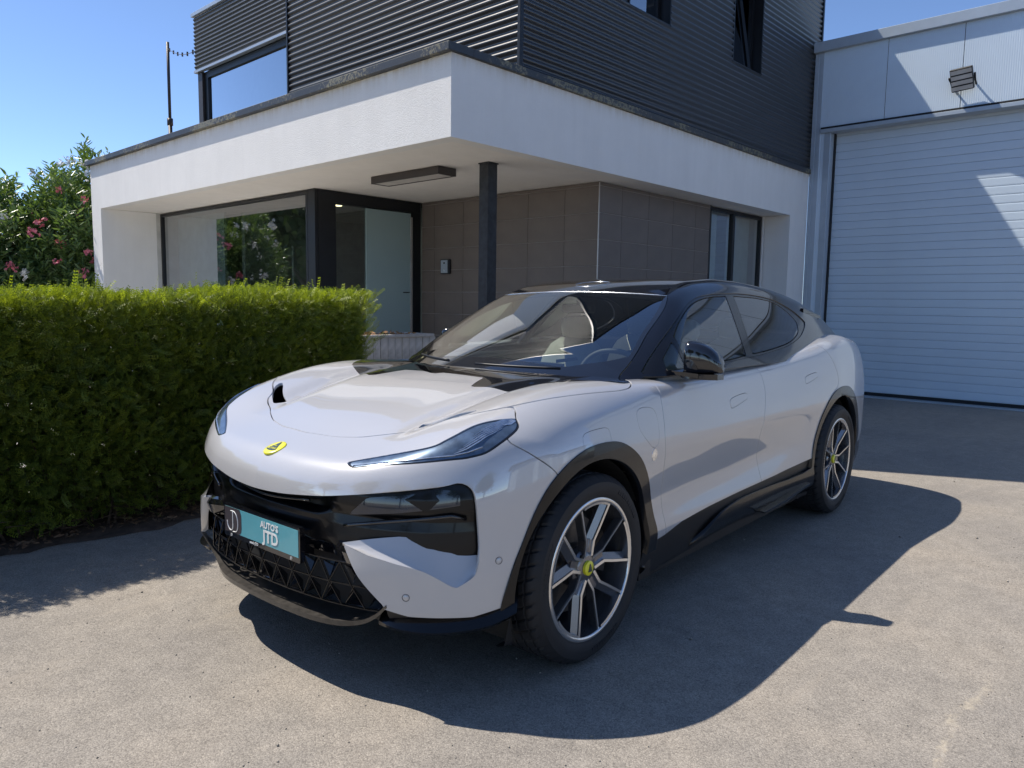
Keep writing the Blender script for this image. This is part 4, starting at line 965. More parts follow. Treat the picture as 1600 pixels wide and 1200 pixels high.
# painted shelf behind each bumper blade
for s in (-1, 1):
    fr_ = [(-.490,.594),(-.540,.580),(-.589,.564),(-.640,.553),(-.687,.542),(-.730,.530),(-.771,.518),(-.810,.490),(-.845,.459),(-.870,.478),(-.886,.505),(-.893,.56)]
    bk_ = [(-.486,.596,.004),(-.525,.604,.02),(-.565,.612,.032),(-.605,.618,.045),(-.650,.624,.055),(-.70,.620,.07),(-.745,.612,.08),(-.79,.60,.09),(-.83,.585,.10),(-.86,.575,.10),(-.885,.57,.09),(-.897,.566,.06)]
    vs = []
    for (a, b), (c, d, e) in zip(fr_, bk_):
        p0 = np.array(fpt(a, b, .0)); p1 = np.array(fpt(c, d, e))
        for t in (0,.08,.25,.5,.75,1.):
            q = p0*(1-t)+p1*t; q[2] -= .010*math.sin(math.pi*t); q[1] *= 1 if s < 0 else -1; vs.append(tuple(q))
    mb = MB(); mb.add(vs, [(i*6+j, i*6+j+1, i*6+7+j, i*6+6+j) for i in range(11) for j in range(5)])
    mb.build("bumper_blade", M['paint'], car, angle=1.2)
    # parking sensors
    for (y, z) in ((-.715,.425),):
        p = np.array(fpt(y, z, 0.)); nn_ = nrm(f_body, p[None])[0]
        p = p-nn_*float(f_body(p[None])[0]); p[1] *= -s; nn_[1] *= -s
        Q_ = Vector(nn_).to_track_quat('Z', 'Y').to_matrix().to_4x4(); Q_.translation = Vector(p)
        mb = MB(); mb.lathe([(.0,.0016),(.0095,.0016),(.0105,.0006)], 20, lambda a, b, h: tuple(Q_ @ Vector((a, b, h)))); mb.tube([tuple(Q_ @ Vector((.013*math.cos(t), .013*math.sin(t), .0004))) for t in np.linspace(0, 2*math.pi, 21)[:-1]], .0009, 4, close=True, mi=1)
        mb.build("parking_sensor", None, car, smooth=True, mats=[M['paint'], M['satin']])
    p = np.array(side_pt(np.array([-.515]), np.array([.545]))[0]); nn_ = nrm(f_body, p[None])[0]; p[1] *= -s; nn_[1] *= -s
    p[1] = p[1]
    Q_ = Vector(nn_).to_track_quat('Z', 'Y').to_matrix().to_4x4(); Q_.translation = Vector(p)
    mb = MB(); mb.lathe([(.0,.0016),(.0095,.0016),(.0105,.0006)], 20, lambda a, b, h: tuple(Q_ @ Vector((a, b, h)))); mb.tube([tuple(Q_ @ Vector((.013*math.cos(t), .013*math.sin(t), .0004))) for t in np.linspace(0, 2*math.pi, 21)[:-1]], .0009, 4, close=True, mi=1)
    mb.build("parking_sensor", None, car, smooth=True, mats=[M['paint'], M['satin']])
# splitter: one blade whose ends sweep up to the painted bumper
pts = [(-.892,0,.280),(-.888,.15,.280),(-.874,.30,.280),(-.848,.40,.281),(-.822,.47,.288),(-.806,.53,.305),(-.802,.58,.332),(-.803,.62,.362),(-.806,.655,.392)]
pl = crom(pts, 4, False); pl = np.concatenate([(pl*[1,-1,1])[::-1], pl[1:]])
vs = []; k = len(pl)
for x, y, zc_ in pl:
    a = abs(y); e = float(np.clip((a-.44)/.20, 0, 1)); inx = .165*(1-e)+.05*e; yi = y*(1-.07*e-.03); hz = .022*(1-e)+.012*e
    vs += [(x, y, zc_), (x+.005, y*.999, zc_-hz), (x+inx, yi, zc_-hz-.012*(1-e)), (x+inx, yi, zc_+.030*(1-e)), (x+.02+.03*(1-e), y*(1-.012), zc_+.006*(1-e))]
mb = MB(); mb.add(vs, [(i*5+j, i*5+(j+1) % 5, i*5+5+(j+1) % 5, i*5+5+j) for i in range(k-1) for j in range(5)]+[tuple(range(5)), tuple((k-1)*5+j for j in range(5))[::-1]])
mb.build("front_splitter", M['dusty'], car, angle=.5)
for s in (-1, 1):
    cn = crom([(-.790,.600,.318),(-.770,.69,.312),(-.715,.785,.308),(-.63,.865,.312),(-.54,.925,.325),(-.46,.965,.355)], 4, False)
    vs = []; k = len(cn)
    for i, (x, y, z) in enumerate(cn):
        t = i/(k-1); ix = x+.08; iy = y-.06
        top = .045+.004*math.sin(math.pi*t)
        top *= min(1, .35+t*6); vs += [(x-.012*min(1,t*8), s*(y+.012*min(1,t*8)), z), (x, s*y, z-.016), (ix, s*iy, z-.02), (ix, s*iy, z+top+.02), (x+.030, s*(y-.018), z+top)]
    mb = MB(); mb.add(vs, [(i*5+j, i*5+(j+1) % 5, i*5+5+(j+1) % 5, i*5+5+j) for i in range(k-1) for j in range(5)]+[tuple(range(5)), tuple((k-1)*5+j for j in range(5))[::-1]])
    mb.build("corner_canard", M['piano'], car, angle=.6)
# underbody
mb = MB(); mb.box(-.60, 3.95, -.55, .55, .19, .30); mb.box(.52, 2.50, -.90, .90, .18, .28); mb.box(-.62,-.45,-.60,.60,.22,.34); mb.box(.0+.45,.55,-.93,.93,.20,.55); mb.box(2.45,2.52,-.93,.93,.20,.55); mb.build("underbody", M['satin'], car)
# number plate
pf = [(-.272,-.068),(.272,-.068),(.272,.068),(-.272,.068)]
plate = MB(); T0 = Matrix.Translation((-.892, 0, .541)) @ Matrix.Rotation(rad(0), 4, 'Y')
px = lambda d: (lambda a, b, c: (-.892+c, a, .541+b))
plate.prism([(-.272,-.062),(-.266,-.068),(.266,-.068),(.272,-.062),(.272,.062),(.266,.068),(-.266,.068),(-.272,.062)], 0, .022, lambda a, b, c: (-.892+c, a, .541+b))
plate.prism([(-.26,-.05),(.26,-.05),(.26,.05),(-.26,.05)], .022, .07, lambda a, b, c: (-.892+c, a, .541+b))
po = plate.build("number_plate", M['gloss'], car)
# note: seen from the front, +y (the car's right) is on the left
mb = MB(); mb.prism([(.262,-.047),(.262,.058),(-.262,.058),(-.262,-.047)], -.0012, .001, lambda a, b, c: (-.892+c, a, .541+b)); mb.build("plate_face", M['teal'], po)
lp = [(.262,-.047),(.262,.058)]+[(.148-.012*math.sin(t)*0+.0, .058) for t in (0,)]+[(.136,.035),(.136,-.02),(.142,-.038),(.156,-.047)]
mb = MB(); mb.prism(lp, -.0022, -.0010, lambda a, b, c: (-.892+c, a, .541+b)); mb.build("plate_logo_panel", M['plum'] if 'plum' in M else simple("plate_dark_brown", (.055,.045,.05), .35, 0, .6, .1), po)
def front_M(x, y, z): # text plane facing -x, reading direction toward -y
    return Matrix(((0,0,-1,x),(-1,0,0,y),(0,1,0,z),(0,0,0,1)))
text_mesh("lettering", "AUTO'S", .036, .0006, M['white'], front_M(-.8945, -.070, .541+.032), po, bold=.0009)
text_mesh("lettering", "JTD", .066, .0006, M['white'], front_M(-.8945, -.078, .541-.013), po, bold=.0016)
text_mesh("lettering", "auto's JTD", .0145, .0004, M['white'], front_M(-.8930, .045, .541-.058), po, bold=.0003)
text_mesh("lettering", "JD", .014, .0004, M['white'], front_M(-.8930, .215, .541-.058), po); text_mesh("lettering", "JD", .014, .0004, M['white'], front_M(-.8930, -.215, .541-.058), po)
mb = MB()
jd = [(.243,-.001),(.240,-.018),(.228,-.034),(.213,-.038),(.203,-.030),(.200,-.012),(.200,.044)]
jdp = lambda l: [(-.8948, a, .541+b) for a, b in l]
mb.tube(jdp([tuple(v) for v in crom(jd, 4, False)]), .0019, 6); mb.tube(jdp([tuple(v) for v in crom([(.215,.044),(.190,.044),(.170,.030),(.162,.005),(.164,-.022),(.176,-.038),(.200,-.041)], 4, False)]), .0019, 6)
mb.build("plate_monogram", M['white'], po, smooth=True)
# badge: yellow disc, dark rounded triangle, lettering
bc = np.array([-.822, 0, .8665]); bc = np.array([[-.822, 0, 1.2]]); zb = cast(f_body, np.array([[-.818,0,.6]]), np.array([[0,0,1.]]), 0, .6)[0]
bn = nrm(f_body, zb[None])[0]; ax = Vector(bn); yv = Vector((0,-1,0)); xv = yv; zv = ax; up_ = zv.cross(xv)
MBd = Matrix(((xv.x,up_.x,zv.x,zb[0]),(xv.y,up_.y,zv.y,zb[1]),(xv.z,up_.z,zv.z,zb[2]),(0,0,0,1)))
R_ = .047
mb = MB(); mb.lathe([(0,.0045),(R_*.6,.0042),(R_*.93,.003),(R_,.001),(R_,-.006)], 40, lambda a, b, h: tuple(MBd @ Vector((a, b, h)))); bo = mb.build("bonnet_badge", M['yellow'], car, smooth=True)
tri = crom([(0,.036),(.012,.014),(.027,-.012),(.024,-.022),(0,-.026),(-.024,-.022),(-.027,-.012),(-.012,.014)], 4)
mb = MB(); mb.prism([tuple(v) for v in tri], .004, .0056, lambda a, b, d: tuple(MBd @ Vector((a, b, d)))); mb.build("badge_triangle", M['green'], bo)
text_mesh("lettering", "LOTUS", .0155, .0003, M['yellow'], MBd @ Matrix.Translation((0,-.012,.006)), bo, bold=.0003)
text_mesh("lettering", "ABC", .012, .0003, M['yellow'], MBd @ Matrix.Translation((0,.007,.006)), bo, sx=.8)
# ---------------------------------------------------------------- wheels
def make_wheel(cx, yo, s, r0, name, dia, width, steer=0., front=True):
    """yo: outer plane (|y|), s side sign"""
    cs, sn = math.cos(steer), math.sin(steer)
    def T(a, b, h):    # a: x, b: z, h: depth inward from the outer plane
        y = -h; X = a*cs-y*sn*(-s)*0; return (cx+a*cs+h*sn*s*-1*0, s*(yo-h)+a*sn, dia/2+b)
    R = dia/2; rr = .2865
    mb = MB()
    mb.lathe([(rr+.006,.004),(rr+.006,.0),(rr-.002,-.002),(rr-.010,.004),(rr-.014,.022),(rr-.020,.06),(rr-.030,.12),(rr-.03,width-.01),(rr+.006,width)], 96, T)
    wh = mb.build(name, M['rimdark'], car, angle=.7)
    # machined outer ring
    mb = MB(); mb.lathe([(rr+.0062,-.0005),(rr+.002,-.0035),(rr-.012,-.0025),(rr-.0135,.003)], 96, T); mb.build("rim_edge", M['rimcut'], wh, smooth=True)
    # tyre
    prof = [(rr+.002,.012),(rr+.008,-.002),(rr+.020,-.009),(rr+.05,-.014),(rr+.07,-.010),(R-.022,.004),(R-.010,.014),(R-.004,.026)]
    gs = [.045,.095,.150,.205]; wv = width
    def tread(h): return R-.002*((h-wv/2)/(wv/2))**2*3
    body_ = []
    hh = .036
    for g in gs:
        body_ += [(tread(g-.007), g-.007), (tread(g)-.007, g-.005), (tread(g)-.007, g+.004), (tread(g), g+.006)]
    prof2 = prof+body_+[(R-.004,wv-.026),(R-.010,wv-.014),(R-.03,wv),(rr+.03,wv+.01),(rr+.002,wv)]
    nseg = 280; vs = []; k = len(prof2)
    for i in range(nseg):
        a = 2*math.pi*i/nseg
        for j, (r_, h) in enumerate(prof2):
            dr = 0
            if i % 6 == 0 and (6 <= j <= 8 or j in (11, 12, 15, 16) or j >= k-6 and j <= k-4): dr = -.0075
            if j in (3,) and (i//7) % 2 == 0: dr = .0004
            vs.append(T((r_+dr)*math.cos(a+h*1.2), (r_+dr)*math.sin(a+h*1.2), h))
    fs = [(i*k+j, ((i+1) % nseg)*k+j, ((i+1) % nseg)*k+j+1, i*k+j+1) for i in range(nseg) for j in range(k-1)]
    mb = MB(); mb.add(vs, fs); mb.build("tyre", M['tyre'], wh, angle=.5)
    # raised maker-less sidewall ribs
    mb = MB(); 
    for k2 in range(3):
        a0 = k2*2.09+.5
        for i in range(11):
            a = a0+i*.055; r1, r2 = rr+.036, rr+.054
            q = [(r1,a),(r1,a+.03),(r2,a+.03),(r2,a)]
            mb.add([T(r*math.cos(b), r*math.sin(b), -.0148) for r, b in q]+[T(r*math.cos(b), r*math.sin(b), -.008) for r, b in q], [(0,1,2,3),(0,4,5,1),(1,5,6,2),(2,6,7,3),(3,7,4,0)])
    mb.build("sidewall_lettering", M['tyre'], wh)["kind"] = "stuff"
    # spokes
    for k5 in range(5):
        a0 = r0+k5*2*math.pi/5
        def loc(rad_, off, h):   # polar point rotated into place
            return T(rad_*math.cos(a0)-off*math.sin(a0), rad_*math.sin(a0)+off*math.cos(a0), h)
        rt = rr-.010
        def face(rho): return np.interp(rho, [0,.06,.10,.20,.27], [.030,.026,.022,.010,.002])
        # dark Y body: stem then two arms, built as thick ribbons
        mb = MB(); mc = MB()
        for sg in (-1, 1):
            # centre line and half-width of arm
            st_ = [(.045,.010,.020),(.108,.012,.019),(.116,.016,.019),(.160,.038,.020),(.215,.065,.020),(.268,.091,.020)]
            vs = []; vc = []
            for rho, off, hw in st_:
                f_ = face(rho); o1, o2 = sg*(off-hw), sg*(off+hw)
                vs += [loc(rho, o1, f_+.024), loc(rho, o2, f_), loc(rho, o2-sg*.004, f_+.040), loc(rho, o1+sg*.002, f_+.042)]
                vc += [loc(rho, sg*(off+hw-.0115), f_-.0005+.0002), loc(rho, sg*(off+hw+.0003), f_-.0022), loc(rho, sg*(off+hw+.0003), f_+.004), loc(rho, sg*(off+hw-.0115), f_+.006)]
            n_ = len(st_)
            fs = [(i*4+j, i*4+(j+1) % 4, i*4+4+(j+1) % 4, i*4+4+j) for i in range(n_-1) for j in range(4)]+[(0,1,2,3), tuple((n_-1)*4+j for j in range(4))[::-1]]
            mb.add(vs, fs); mc.add(vc, fs)
        # web filling the stem
        mb.add([loc(.045,-.02,.036), loc(.045,.02,.036), loc(.118,.012,.032), loc(.118,-.012,.032), loc(.045,-.02,.07), loc(.045,.02,.07), loc(.118,.012,.07), loc(.118,-.012,.07)], [(0,1,2,3),(0,4,5,1),(1,5,6,2),(2,6,7,3),(3,7,4,0)])
        # machined rim segment between the arm tips
        aw = .32; seg = [T((rt-.012)*math.cos(a0+t), (rt-.012)*math.sin(a0+t), .0) for t in np.linspace(-aw, aw, 9)]
        seo = [T((rt+.003)*math.cos(a0+t), (rt+.003)*math.sin(a0+t), -.003) for t in np.linspace(-aw, aw, 9)]
        seb = [T((rt-.014)*math.cos(a0+t), (rt-.014)*math.sin(a0+t), .03) for t in np.linspace(-aw, aw, 9)]
        mc.add(seg+seo, [(i, i+1, 10+i, 9+i) for i in range(8)]); mb.add(seg+seb, [(i, i+1, 10+i, 9+i) for i in range(8)])
        sp = mb.build("spoke", M['rimdark'], wh, angle=.5); mc.build("machined_edge", M['rimcut'], wh, angle=.5)
    mb = MB(); mb.lathe([(.0,.028),(.045,.028),(.062,.034),(.075,.05),(.078,.09)], 40, T); hub = mb.build("hub", M['rimdark'], wh, angle=.6)
    for i in range(5):
        a = r0+math.pi/5+i*2*math.pi/5; mb = MB(); mb.lathe([(0,.030),(.010,.030),(.012,.034),(.012,.05)], 10, lambda p, q, h: T(.056*math.cos(a)+p, .056*math.sin(a)+q, h)); mb.build("wheel_nut", M['satin'], wh, angle=.5)
    mb = MB(); mb.lathe([(0,.014),(.024,.015),(.030,.018),(.031,.030)], 32, T); mb.build("hub_cap", M['yellow'], wh, angle=.6)
    tri = crom([(0,.020),(.012,-.008),(.010,-.013),(-.010,-.013),(-.012,-.008)], 3); mb = MB(); mb.prism([tuple(v) for v in tri], .0125, .015, T); mb.build("cap_emblem", M['green'], wh)
    # brake
    mb = MB(); mb.lathe([(.06,.085),(.085,.085),(.09,.105),(.198,.105),(.198,.137),(.09,.137)], 60, T); mb.build("brake_disc", M['disc'], wh, angle=.5)
    mb = MB(); ca = .10 if front else math.pi-.10
    arc = [(math.cos(t), math.sin(t)) for t in np.linspace(ca-.48, ca+.48, 9)]
    vs = []
    for c_, s_ in arc: vs += [T(.120*c_,.120*s_,.075), T(.205*c_,.205*s_,.075), T(.215*c_,.215*s_,.10), T(.215*c_,.215*s_,.16), T(.12*c_,.12*s_,.16)]
    mb.add(vs, [(i*5+j, i*5+(j+1) % 5, i*5+5+(j+1) % 5, i*5+5+j) for i in range(8) for j in range(5)]+[tuple(range(5)), tuple(40+j for j in range(5))[::-1]])
    mb.build("brake_caliper", M['satin'], wh, angle=.6)
    if s < 0:
        for ch_, t in zip("LOTUS", np.linspace(ca+.30, ca-.30, 5)):
            c_, s_ = math.cos(t), math.sin(t); q = T(.165*c_, .165*s_, .0735)
            # letters read along the arc
            xa = Vector((s_, 0, -c_)); ya = Vector((c_, 0, s_)); za = Vector((0, -1, 0))
            Mx = Matrix(((xa.x,ya.x,za.x,q[0]),(xa.y,ya.y,za.y,q[1]),(xa.z,ya.z,za.z,q[2]),(0,0,0,1)))
            text_mesh("caliper_lettering", ch_, .026, .0006, M['yellow'], Mx, wh)
    # dark barrel behind
    mb = MB(); mb.lathe([(.0,.16),(.235,.16)], 40, T); mb.build("barrel_back", M['inner'], wh)
    return wh
make_wheel(0., .982, -1, rad(87), "wheel", .778, .275)
make_wheel(0., .982, 1, rad(50), "wheel", .778, .275)
make_wheel(3.019, 1.0, -1, rad(64), "wheel", .780, .315, front=False)
make_wheel(3.019, 1.0, 1, rad(20), "wheel", .780, .315, front=False)
for cx in (0., 3.025):
    for s in (-1, 1):
        mb = MB(); n = 40; prof = [(.452,.93),(.452,.60),(.2,.58),(.0,.58)]
        vs = [(cx+r_*math.cos(t), s*h, .387+r_*math.sin(t)) for t in np.linspace(-.42, math.pi+.42, 34) for r_, h in prof]; mb.add(vs, [(i*4+j, i*4+4+j, i*4+5+j, i*4+1+j) for i in range(33) for j in range(3)]); mb.build("arch_liner", M['liner'], car, smooth=False)
# ---------------------------------------------------------------- mirrors
def ico_blob(name, ctr, prof_fn, mat, parent, nu=36, nv=24):
    vs = []; fs = []
    for i in range(nv+1):
        p = math.pi*i/nv
        for j in range(nu):
            t = 2*math.pi*j/nu; vs.append(prof_fn(p, t))
    fs = [(i*nu+j, i*nu+(j+1) % nu, (i+1)*nu+(j+1) % nu, (i+1)*nu+j) for i in range(nv) for j in range(nu)]
    return mesh_obj(name, vs, fs, mat, parent, True)
def se(v, e): return math.copysign(abs(v)**e, v)
for s in (-1, 1):
    # shell lofted outwards in sections: high at the door side, sweeping down to a low outer tip; the right one is folded in
    piv = Matrix.Translation((1.09, .905, 0)) @ Matrix.Rotation(rad(-68), 4, 'Z') @ Matrix.Translation((-.93, -.92, 0)) if s > 0 else Matrix()
    TM = lambda x, y, z: tuple(piv @ Vector((x, y, z))) if s > 0 else (x, -y, z)
    vs = []; nn_ = 28; A_ = [0., .012, .04, .09, .16, .26, .38, .50, .62, .73, .83, .91, .96, .985, 1.]
    for a in A_:
        y = .900+.172*a; ca = math.sqrt(max(0., 1-a**2.3)); e0 = min(1., math.sqrt(min(1., a/.06+.02)))
        zt_ = 1.150+.132*ca*(.80+.20*e0)+.0; zb_ = 1.118+.016*a*a-.0+.008*(1-e0)
        xf_ = .845+.055*a**2+.020*(1-e0); xr_ = .955+.018*a
        if a > .95: zt_ = max(zt_, zb_+.012)
        cx_, cz_ = (xf_+xr_)/2, (zt_+zb_)/2; hx_, hz_ = (xr_-xf_)/2*(1 if a < .95 else max(.25, (1-a)/.05)), (zt_-zb_)/2
        for j in range(nn_):
            t = 2*math.pi*j/nn_; c_, s_ = math.cos(t), math.sin(t)
            vs.append(TM(cx_+hx_*se(c_, .62 if c_ < 0 else .35), y, cz_+hz_*se(s_, .75)))
    m_ = len(A_); fs = [(i*nn_+j, i*nn_+(j+1) % nn_, (i+1)*nn_+(j+1) % nn_, (i+1)*nn_+j) for i in range(m_-1) for j in range(nn_)]+[tuple(range(nn_)), tuple((m_-1)*nn_+j for j in range(nn_))[::-1]]
    mb = MB(); mb.add(vs, fs); mo = mb.build("door_mirror", M['gloss'], car, angle=.8)
    mb = MB(); mb.prism([(.912,1.135),(.912,1.265),(.96,1.262),(1.01,1.225),(1.045,1.165),(1.04,1.135)], .9585, .962, lambda a, b, d: TM(d, a, b)); mb.build("mirror_glass", M['chrome'], mo)
    # lower band with the side camera, and the slim foot to the door
    mb = MB(); mb.prism([(.845,.905),(.86,1.0),(.895,1.064),(.955,1.068),(.955,.905)], 1.100, 1.1265, lambda a, b, d: TM(a, b, d)); mb.build("mirror_base", M['gloss'], mo, angle=.5)
    mb = MB(); mb.add([(x, s*y, z) for x, y, z in [(.80,.868,1.122),(.97,.868,1.122),(.97,.868,1.142),(.80,.868,1.140),(.850,.985,1.108),(.94,.985,1.108),(.94,.985,1.128),(.850,.985,1.128)]], [(0,3,2,1),(4,5,6,7),(0,1,5,4),(1,2,6,5),(2,3,7,6),(3,0,4,7)])
    mb.build("mirror_foot", M['gloss'], mo, angle=.5)
    mb = MB(); mb.lathe([(0,-.004),(.010,-.002),(.014,.004),(.014,.02)], 16, lambda a, b, h: (.842+h, s*.905+a, 1.118+b)); mb.build("side_camera", M['gloss'], mo, smooth=True)
# ---------------------------------------------------------------- cabin interior
mb = MB(); mb.box(.35, 3.3, -.86, .86, .30, .36); mb.build("cabin_floor", M['inner'], car)
# dashboard with a raised binnacle
ys = np.linspace(-.80,.80,33); vs = []
for y in ys:
    a = abs(y); x0 = .42+.35*a*a; z0 = 1.09
    hump = .022*math.exp(-((y+.38)/.17)**2)
    vs += [(x0, y, z0-.04), (x0+.06, y, z0-.01), (x0+.22-.12*a*a, y, z0-.0+hump), (.80, y, z0+.012+hump-.02*a), (.87, y, z0-.02), (.88, y, z0-.12), (.83, y, .60)]
mb = MB(); mb.add(vs, [(i*7+j, i*7+j+1, i*7+8+j, i*7+7+j) for i in range(32) for j in range(6)]); mb.build("dashboard", M['dash'], car, angle=.8)
mb = MB(); mb.box(.83,.845,-.20,.20,.97,1.13, bev=.004); mb.build("centre_screen", M['gloss'], car)
mb = MB(); mb.box(.60,.66,-.32,.32,1.085,1.10, bev=.004); mb.build("dash_speaker_grille", M['satin'], car)
# steering wheel
Mw = Matrix.Translation((.98,-.38,1.05)) @ Matrix.Rotation(rad(-66), 4, 'Y')
mb = MB(); mb.tube([tuple(Mw @ Vector((.165*se(math.cos(t),.85), .185*se(math.sin(t),.85), 0))) for t in np.linspace(0, 2*math.pi, 41)[:-1]], .015, 10, close=True)
mb.box(-.05,.05,-.06,.06,-.02,.02, mat=Mw, bev=.01); mb.tube([tuple(Mw @ Vector((0,-.17,0))), tuple(Mw @ Vector((0,.17,0)))], .014, 8)
mb.build("steering_wheel", M['dash'], car, angle=.8)
def seat(x, y, rear=False):
    mb = MB(); n = 12
    # cushion and backrest as lofted rounded sections
    def loft(secs):
        vs = []; m_ = 20
        for (cx_, cz_, hw, th, lean) in secs:
            for j in range(m_):
                t = 2*math.pi*j/m_; u_ = se(math.cos(t), .55)*hw; v_ = se(math.sin(t), .7)*th
                vs.append((cx_+v_*math.cos(lean), y+u_, cz_-v_*math.sin(lean)))
        k_ = len(secs); fs = [(i*m_+j, i*m_+(j+1) % m_, (i+1)*m_+(j+1) % m_, (i+1)*m_+j) for i in range(k_-1) for j in range(m_)]+[tuple(range(m_)), tuple((k_-1)*m_+j for j in range(m_))[::-1]]
        mb.add(vs, fs)
    loft([(x+.28,.66,.22,.06,.3),(x+.30,.80,.25,.075,.3),(x+.35,.95,.255,.075,.3),(x+.395,1.08,.24,.065,.3),(x+.43,1.17,.20,.055,.3),(x+.45,1.215,.14,.04,.3)])
    loft([(x+.44,1.22,.02,.012,.3),(x+.45,1.235,.12,.035,.3),(x+.465,1.29,.14,.045,.3),(x+.48,1.345,.13,.04,.3),(x+.49,1.365,.09,.02,.3)])
    mb.box(x-.25,x+.30,y-.25,y+.25,.52,.66, bev=.04)
    mb.build("rear_seat" if rear else "front_seat", M['leather'], car, angle=.9)
for y in (-.38,.38): seat(1.32, y); seat(2.18, y, True)
mb = MB(); mb.box(.85,1.75,-.11,.11,.4,.80,bev=.03); mb.build("centre_console", M['inner'], car)
mb = MB(); mb.box(1.235,1.27,-.11,.13,1.40,1.455,bev=.012); mb.tube([(1.25,0,1.45),(1.24,0,1.50)],.012,8); mb.build("interior_mirror", M['satin'], car)
# roof lining and door cards
yl = np.linspace(-.56,.56,15); xl = np.linspace(1.25,3.1,16); Xg, Yg = np.meshgrid(xl, yl, indexing='ij'); Pz_ = roofpt(Xg.ravel(), Yg.ravel()); Pz_[:,2] -= .035
fast_mesh("roof_lining", Pz_, grid_tris(16, 15), M['inner'], car, True)
for s in (-1, 1):
    mb = MB(); mb.box(.72,3.0,min(s*.82,s*.86),max(s*.82,s*.86),.36,1.125,bev=.015); mb.build("door_lining", M['dash'], car)
mb = MB(); mb.box(2.62,2.70,-.80,.80,.36,1.20,bev=.02); mb.box(2.68,3.5,-.80,.80,1.08,1.10); mb.build("parcel_shelf", M['inner'], car)
# ================================================================ PLANTS
def leafmat(name, lo, hi, trans=.35, rough=.5, attr=True):
    m = bpy.data.materials.new(name); m.use_nodes = True; t = m.node_tree; b = t.nodes["Principled BSDF"]; o = t.nodes["Material Output"]
    at = N(t, "ShaderNodeAttribute"); at.attribute_name = "tint"
    col = ramp(t, at.outputs["Fac"], [(0., lo), (.5, [(a+b_)/2*.9 for a, b_ in zip(lo, hi)]), (1., hi)])
    L(t, col, b.inputs["Base Color"]); b.inputs["Roughness"].default_value = rough
    tr = N(t, "ShaderNodeBsdfTranslucent"); br = N(t, "ShaderNodeMix", data_type='RGBA', blend_type='MULTIPLY'); br.inputs[0].default_value = 1
    L(t, col, br.inputs[6]); br.inputs[7].default_value = (1.3,1.35,.5,1); L(t, br.outputs[2], tr.inputs[0])
    mx = N(t, "ShaderNodeMixShader"); mx.inputs[0].default_value = trans; L(t, b.outputs[0], mx.inputs[1]); L(t, tr.outputs[0], mx.inputs[2]); L(t, mx.outputs[0], o.inputs[0])
    return m
M['yew'] = leafmat("yew_needles", (.018,.052,.014), (.40,.46,.04), .34, .55)
M['olea'] = leafmat("oleander_leaves", (.052,.115,.04), (.30,.40,.13), .30, .32)
M['tree'] = leafmat("tree_leaves", (.020,.048,.014), (.11,.17,.035), .30, .5)
M['twig'] = simple("brown_twig", (.075,.048,.032), .85, var=.4, vscale=30)
M['bark2'] = simple("tree_bark", (.10,.08,.06), .9, bump=.6, bscale=30)
M['petalr'] = simple("red_petals", (.66,.17,.22), .6, var=.25, vscale=40); M['petalw'] = simple("white_petals", (.75,.74,.70), .6, var=.05, vscale=40)
M['litter'] = simple("dry_litter", (.14,.085,.05), .9, var=.5, vscale=50)
def frames(dirs, rngv=None):
    d = dirs/np.linalg.norm(dirs, axis=1, keepdims=True); up = rng.standard_normal(d.shape)
    a = np.cross(d, up); a /= np.linalg.norm(a, axis=1, keepdims=True); b_ = np.cross(d, a); return d, a, b_
def scatter(tV, tF, pos, dirs, scale, tint, tipt=None):
    """tV (k,3) template along +x; returns merged V, F, tint"""
    n = len(pos); d, a, b_ = frames(dirs); R_ = np.stack([d, a, b_], 1)      # rows
    V = (tV[None]*scale[:,None,None])@R_+pos[:,None,:]
    F = tF[None]+(np.arange(n)*len(tV))[:,None,None]
    T = np.repeat(tint[:,None], len(tV), 1)+(tipt[None] if tipt is not None else 0)
    return V.reshape(-1,3), F.reshape(-1, tF.shape[1]), np.clip(T, 0, 1).ravel()
def foliage_obj(name, parts, mat, parent=None):
    V = []; F = []; T = []; o = 0
    for v, f, t in parts: V.append(v); F.append(f+o); T.append(t); o += len(v)
    ob = fast_mesh(name, np.concatenate(V), np.concatenate(F), mat, parent)
    at = ob.data.attributes.new("tint", 'FLOAT', 'POINT'); at.data.foreach_set("value", np.concatenate(T).astype(np.float32)); return ob
def yew_sprig(seed, n=6, L_=.075, nl=.022, nw=.0062):
    r = np.random.default_rng(seed); V = []; F = []
    for i in range(n):
        t = (i+.5)/n; c = np.array([L_*t, .012*math.sin(t*2), .010*t*t]); taper = 1-.45*t
        for s in (-1, 1):
            a = .75+.25*r.random(); dv = np.array([math.cos(a), s*math.sin(a), .15+.2*r.standard_normal()]); dv /= np.linalg.norm(dv)
            w_ = np.cross(dv, [0,0,1.]); w_ /= np.linalg.norm(w_); l_ = nl*taper*(.8+.4*r.random()); o = len(V)
            V += [c-w_*nw*.5, c+dv*l_*.5-w_*nw*.6, c+dv*l_, c+dv*l_*.5+w_*nw*.6]; F.append((o,o+1,o+2,o+3))
    o = len(V); V += [np.array([0,-.0012,0]), np.array([L_,-.0006,.01]), np.array([L_,.0006,.01]), np.array([0,.0012,0])]; F.append((o,o+1,o+2,o+3))
    V = np.array(V); return V, np.array(F), np.clip(V[:,0]/L_, 0, 1)*.16
spr = [yew_sprig(i) for i in range(4)]+[yew_sprig(10, 9, .13, .020, .0062)]
hedge = empty("clipped_hedge", (-1.2, 3.6, 0)); tag(hedge, "dark green clipped yew hedge with yellow green new shoots along its top", "hedge")
def hnoise(x, z): return .035*np.sin(x*3.1+z*2)+.03*np.sin(x*7.3-z*5+1)+.02*np.sin(x*15+z*11)
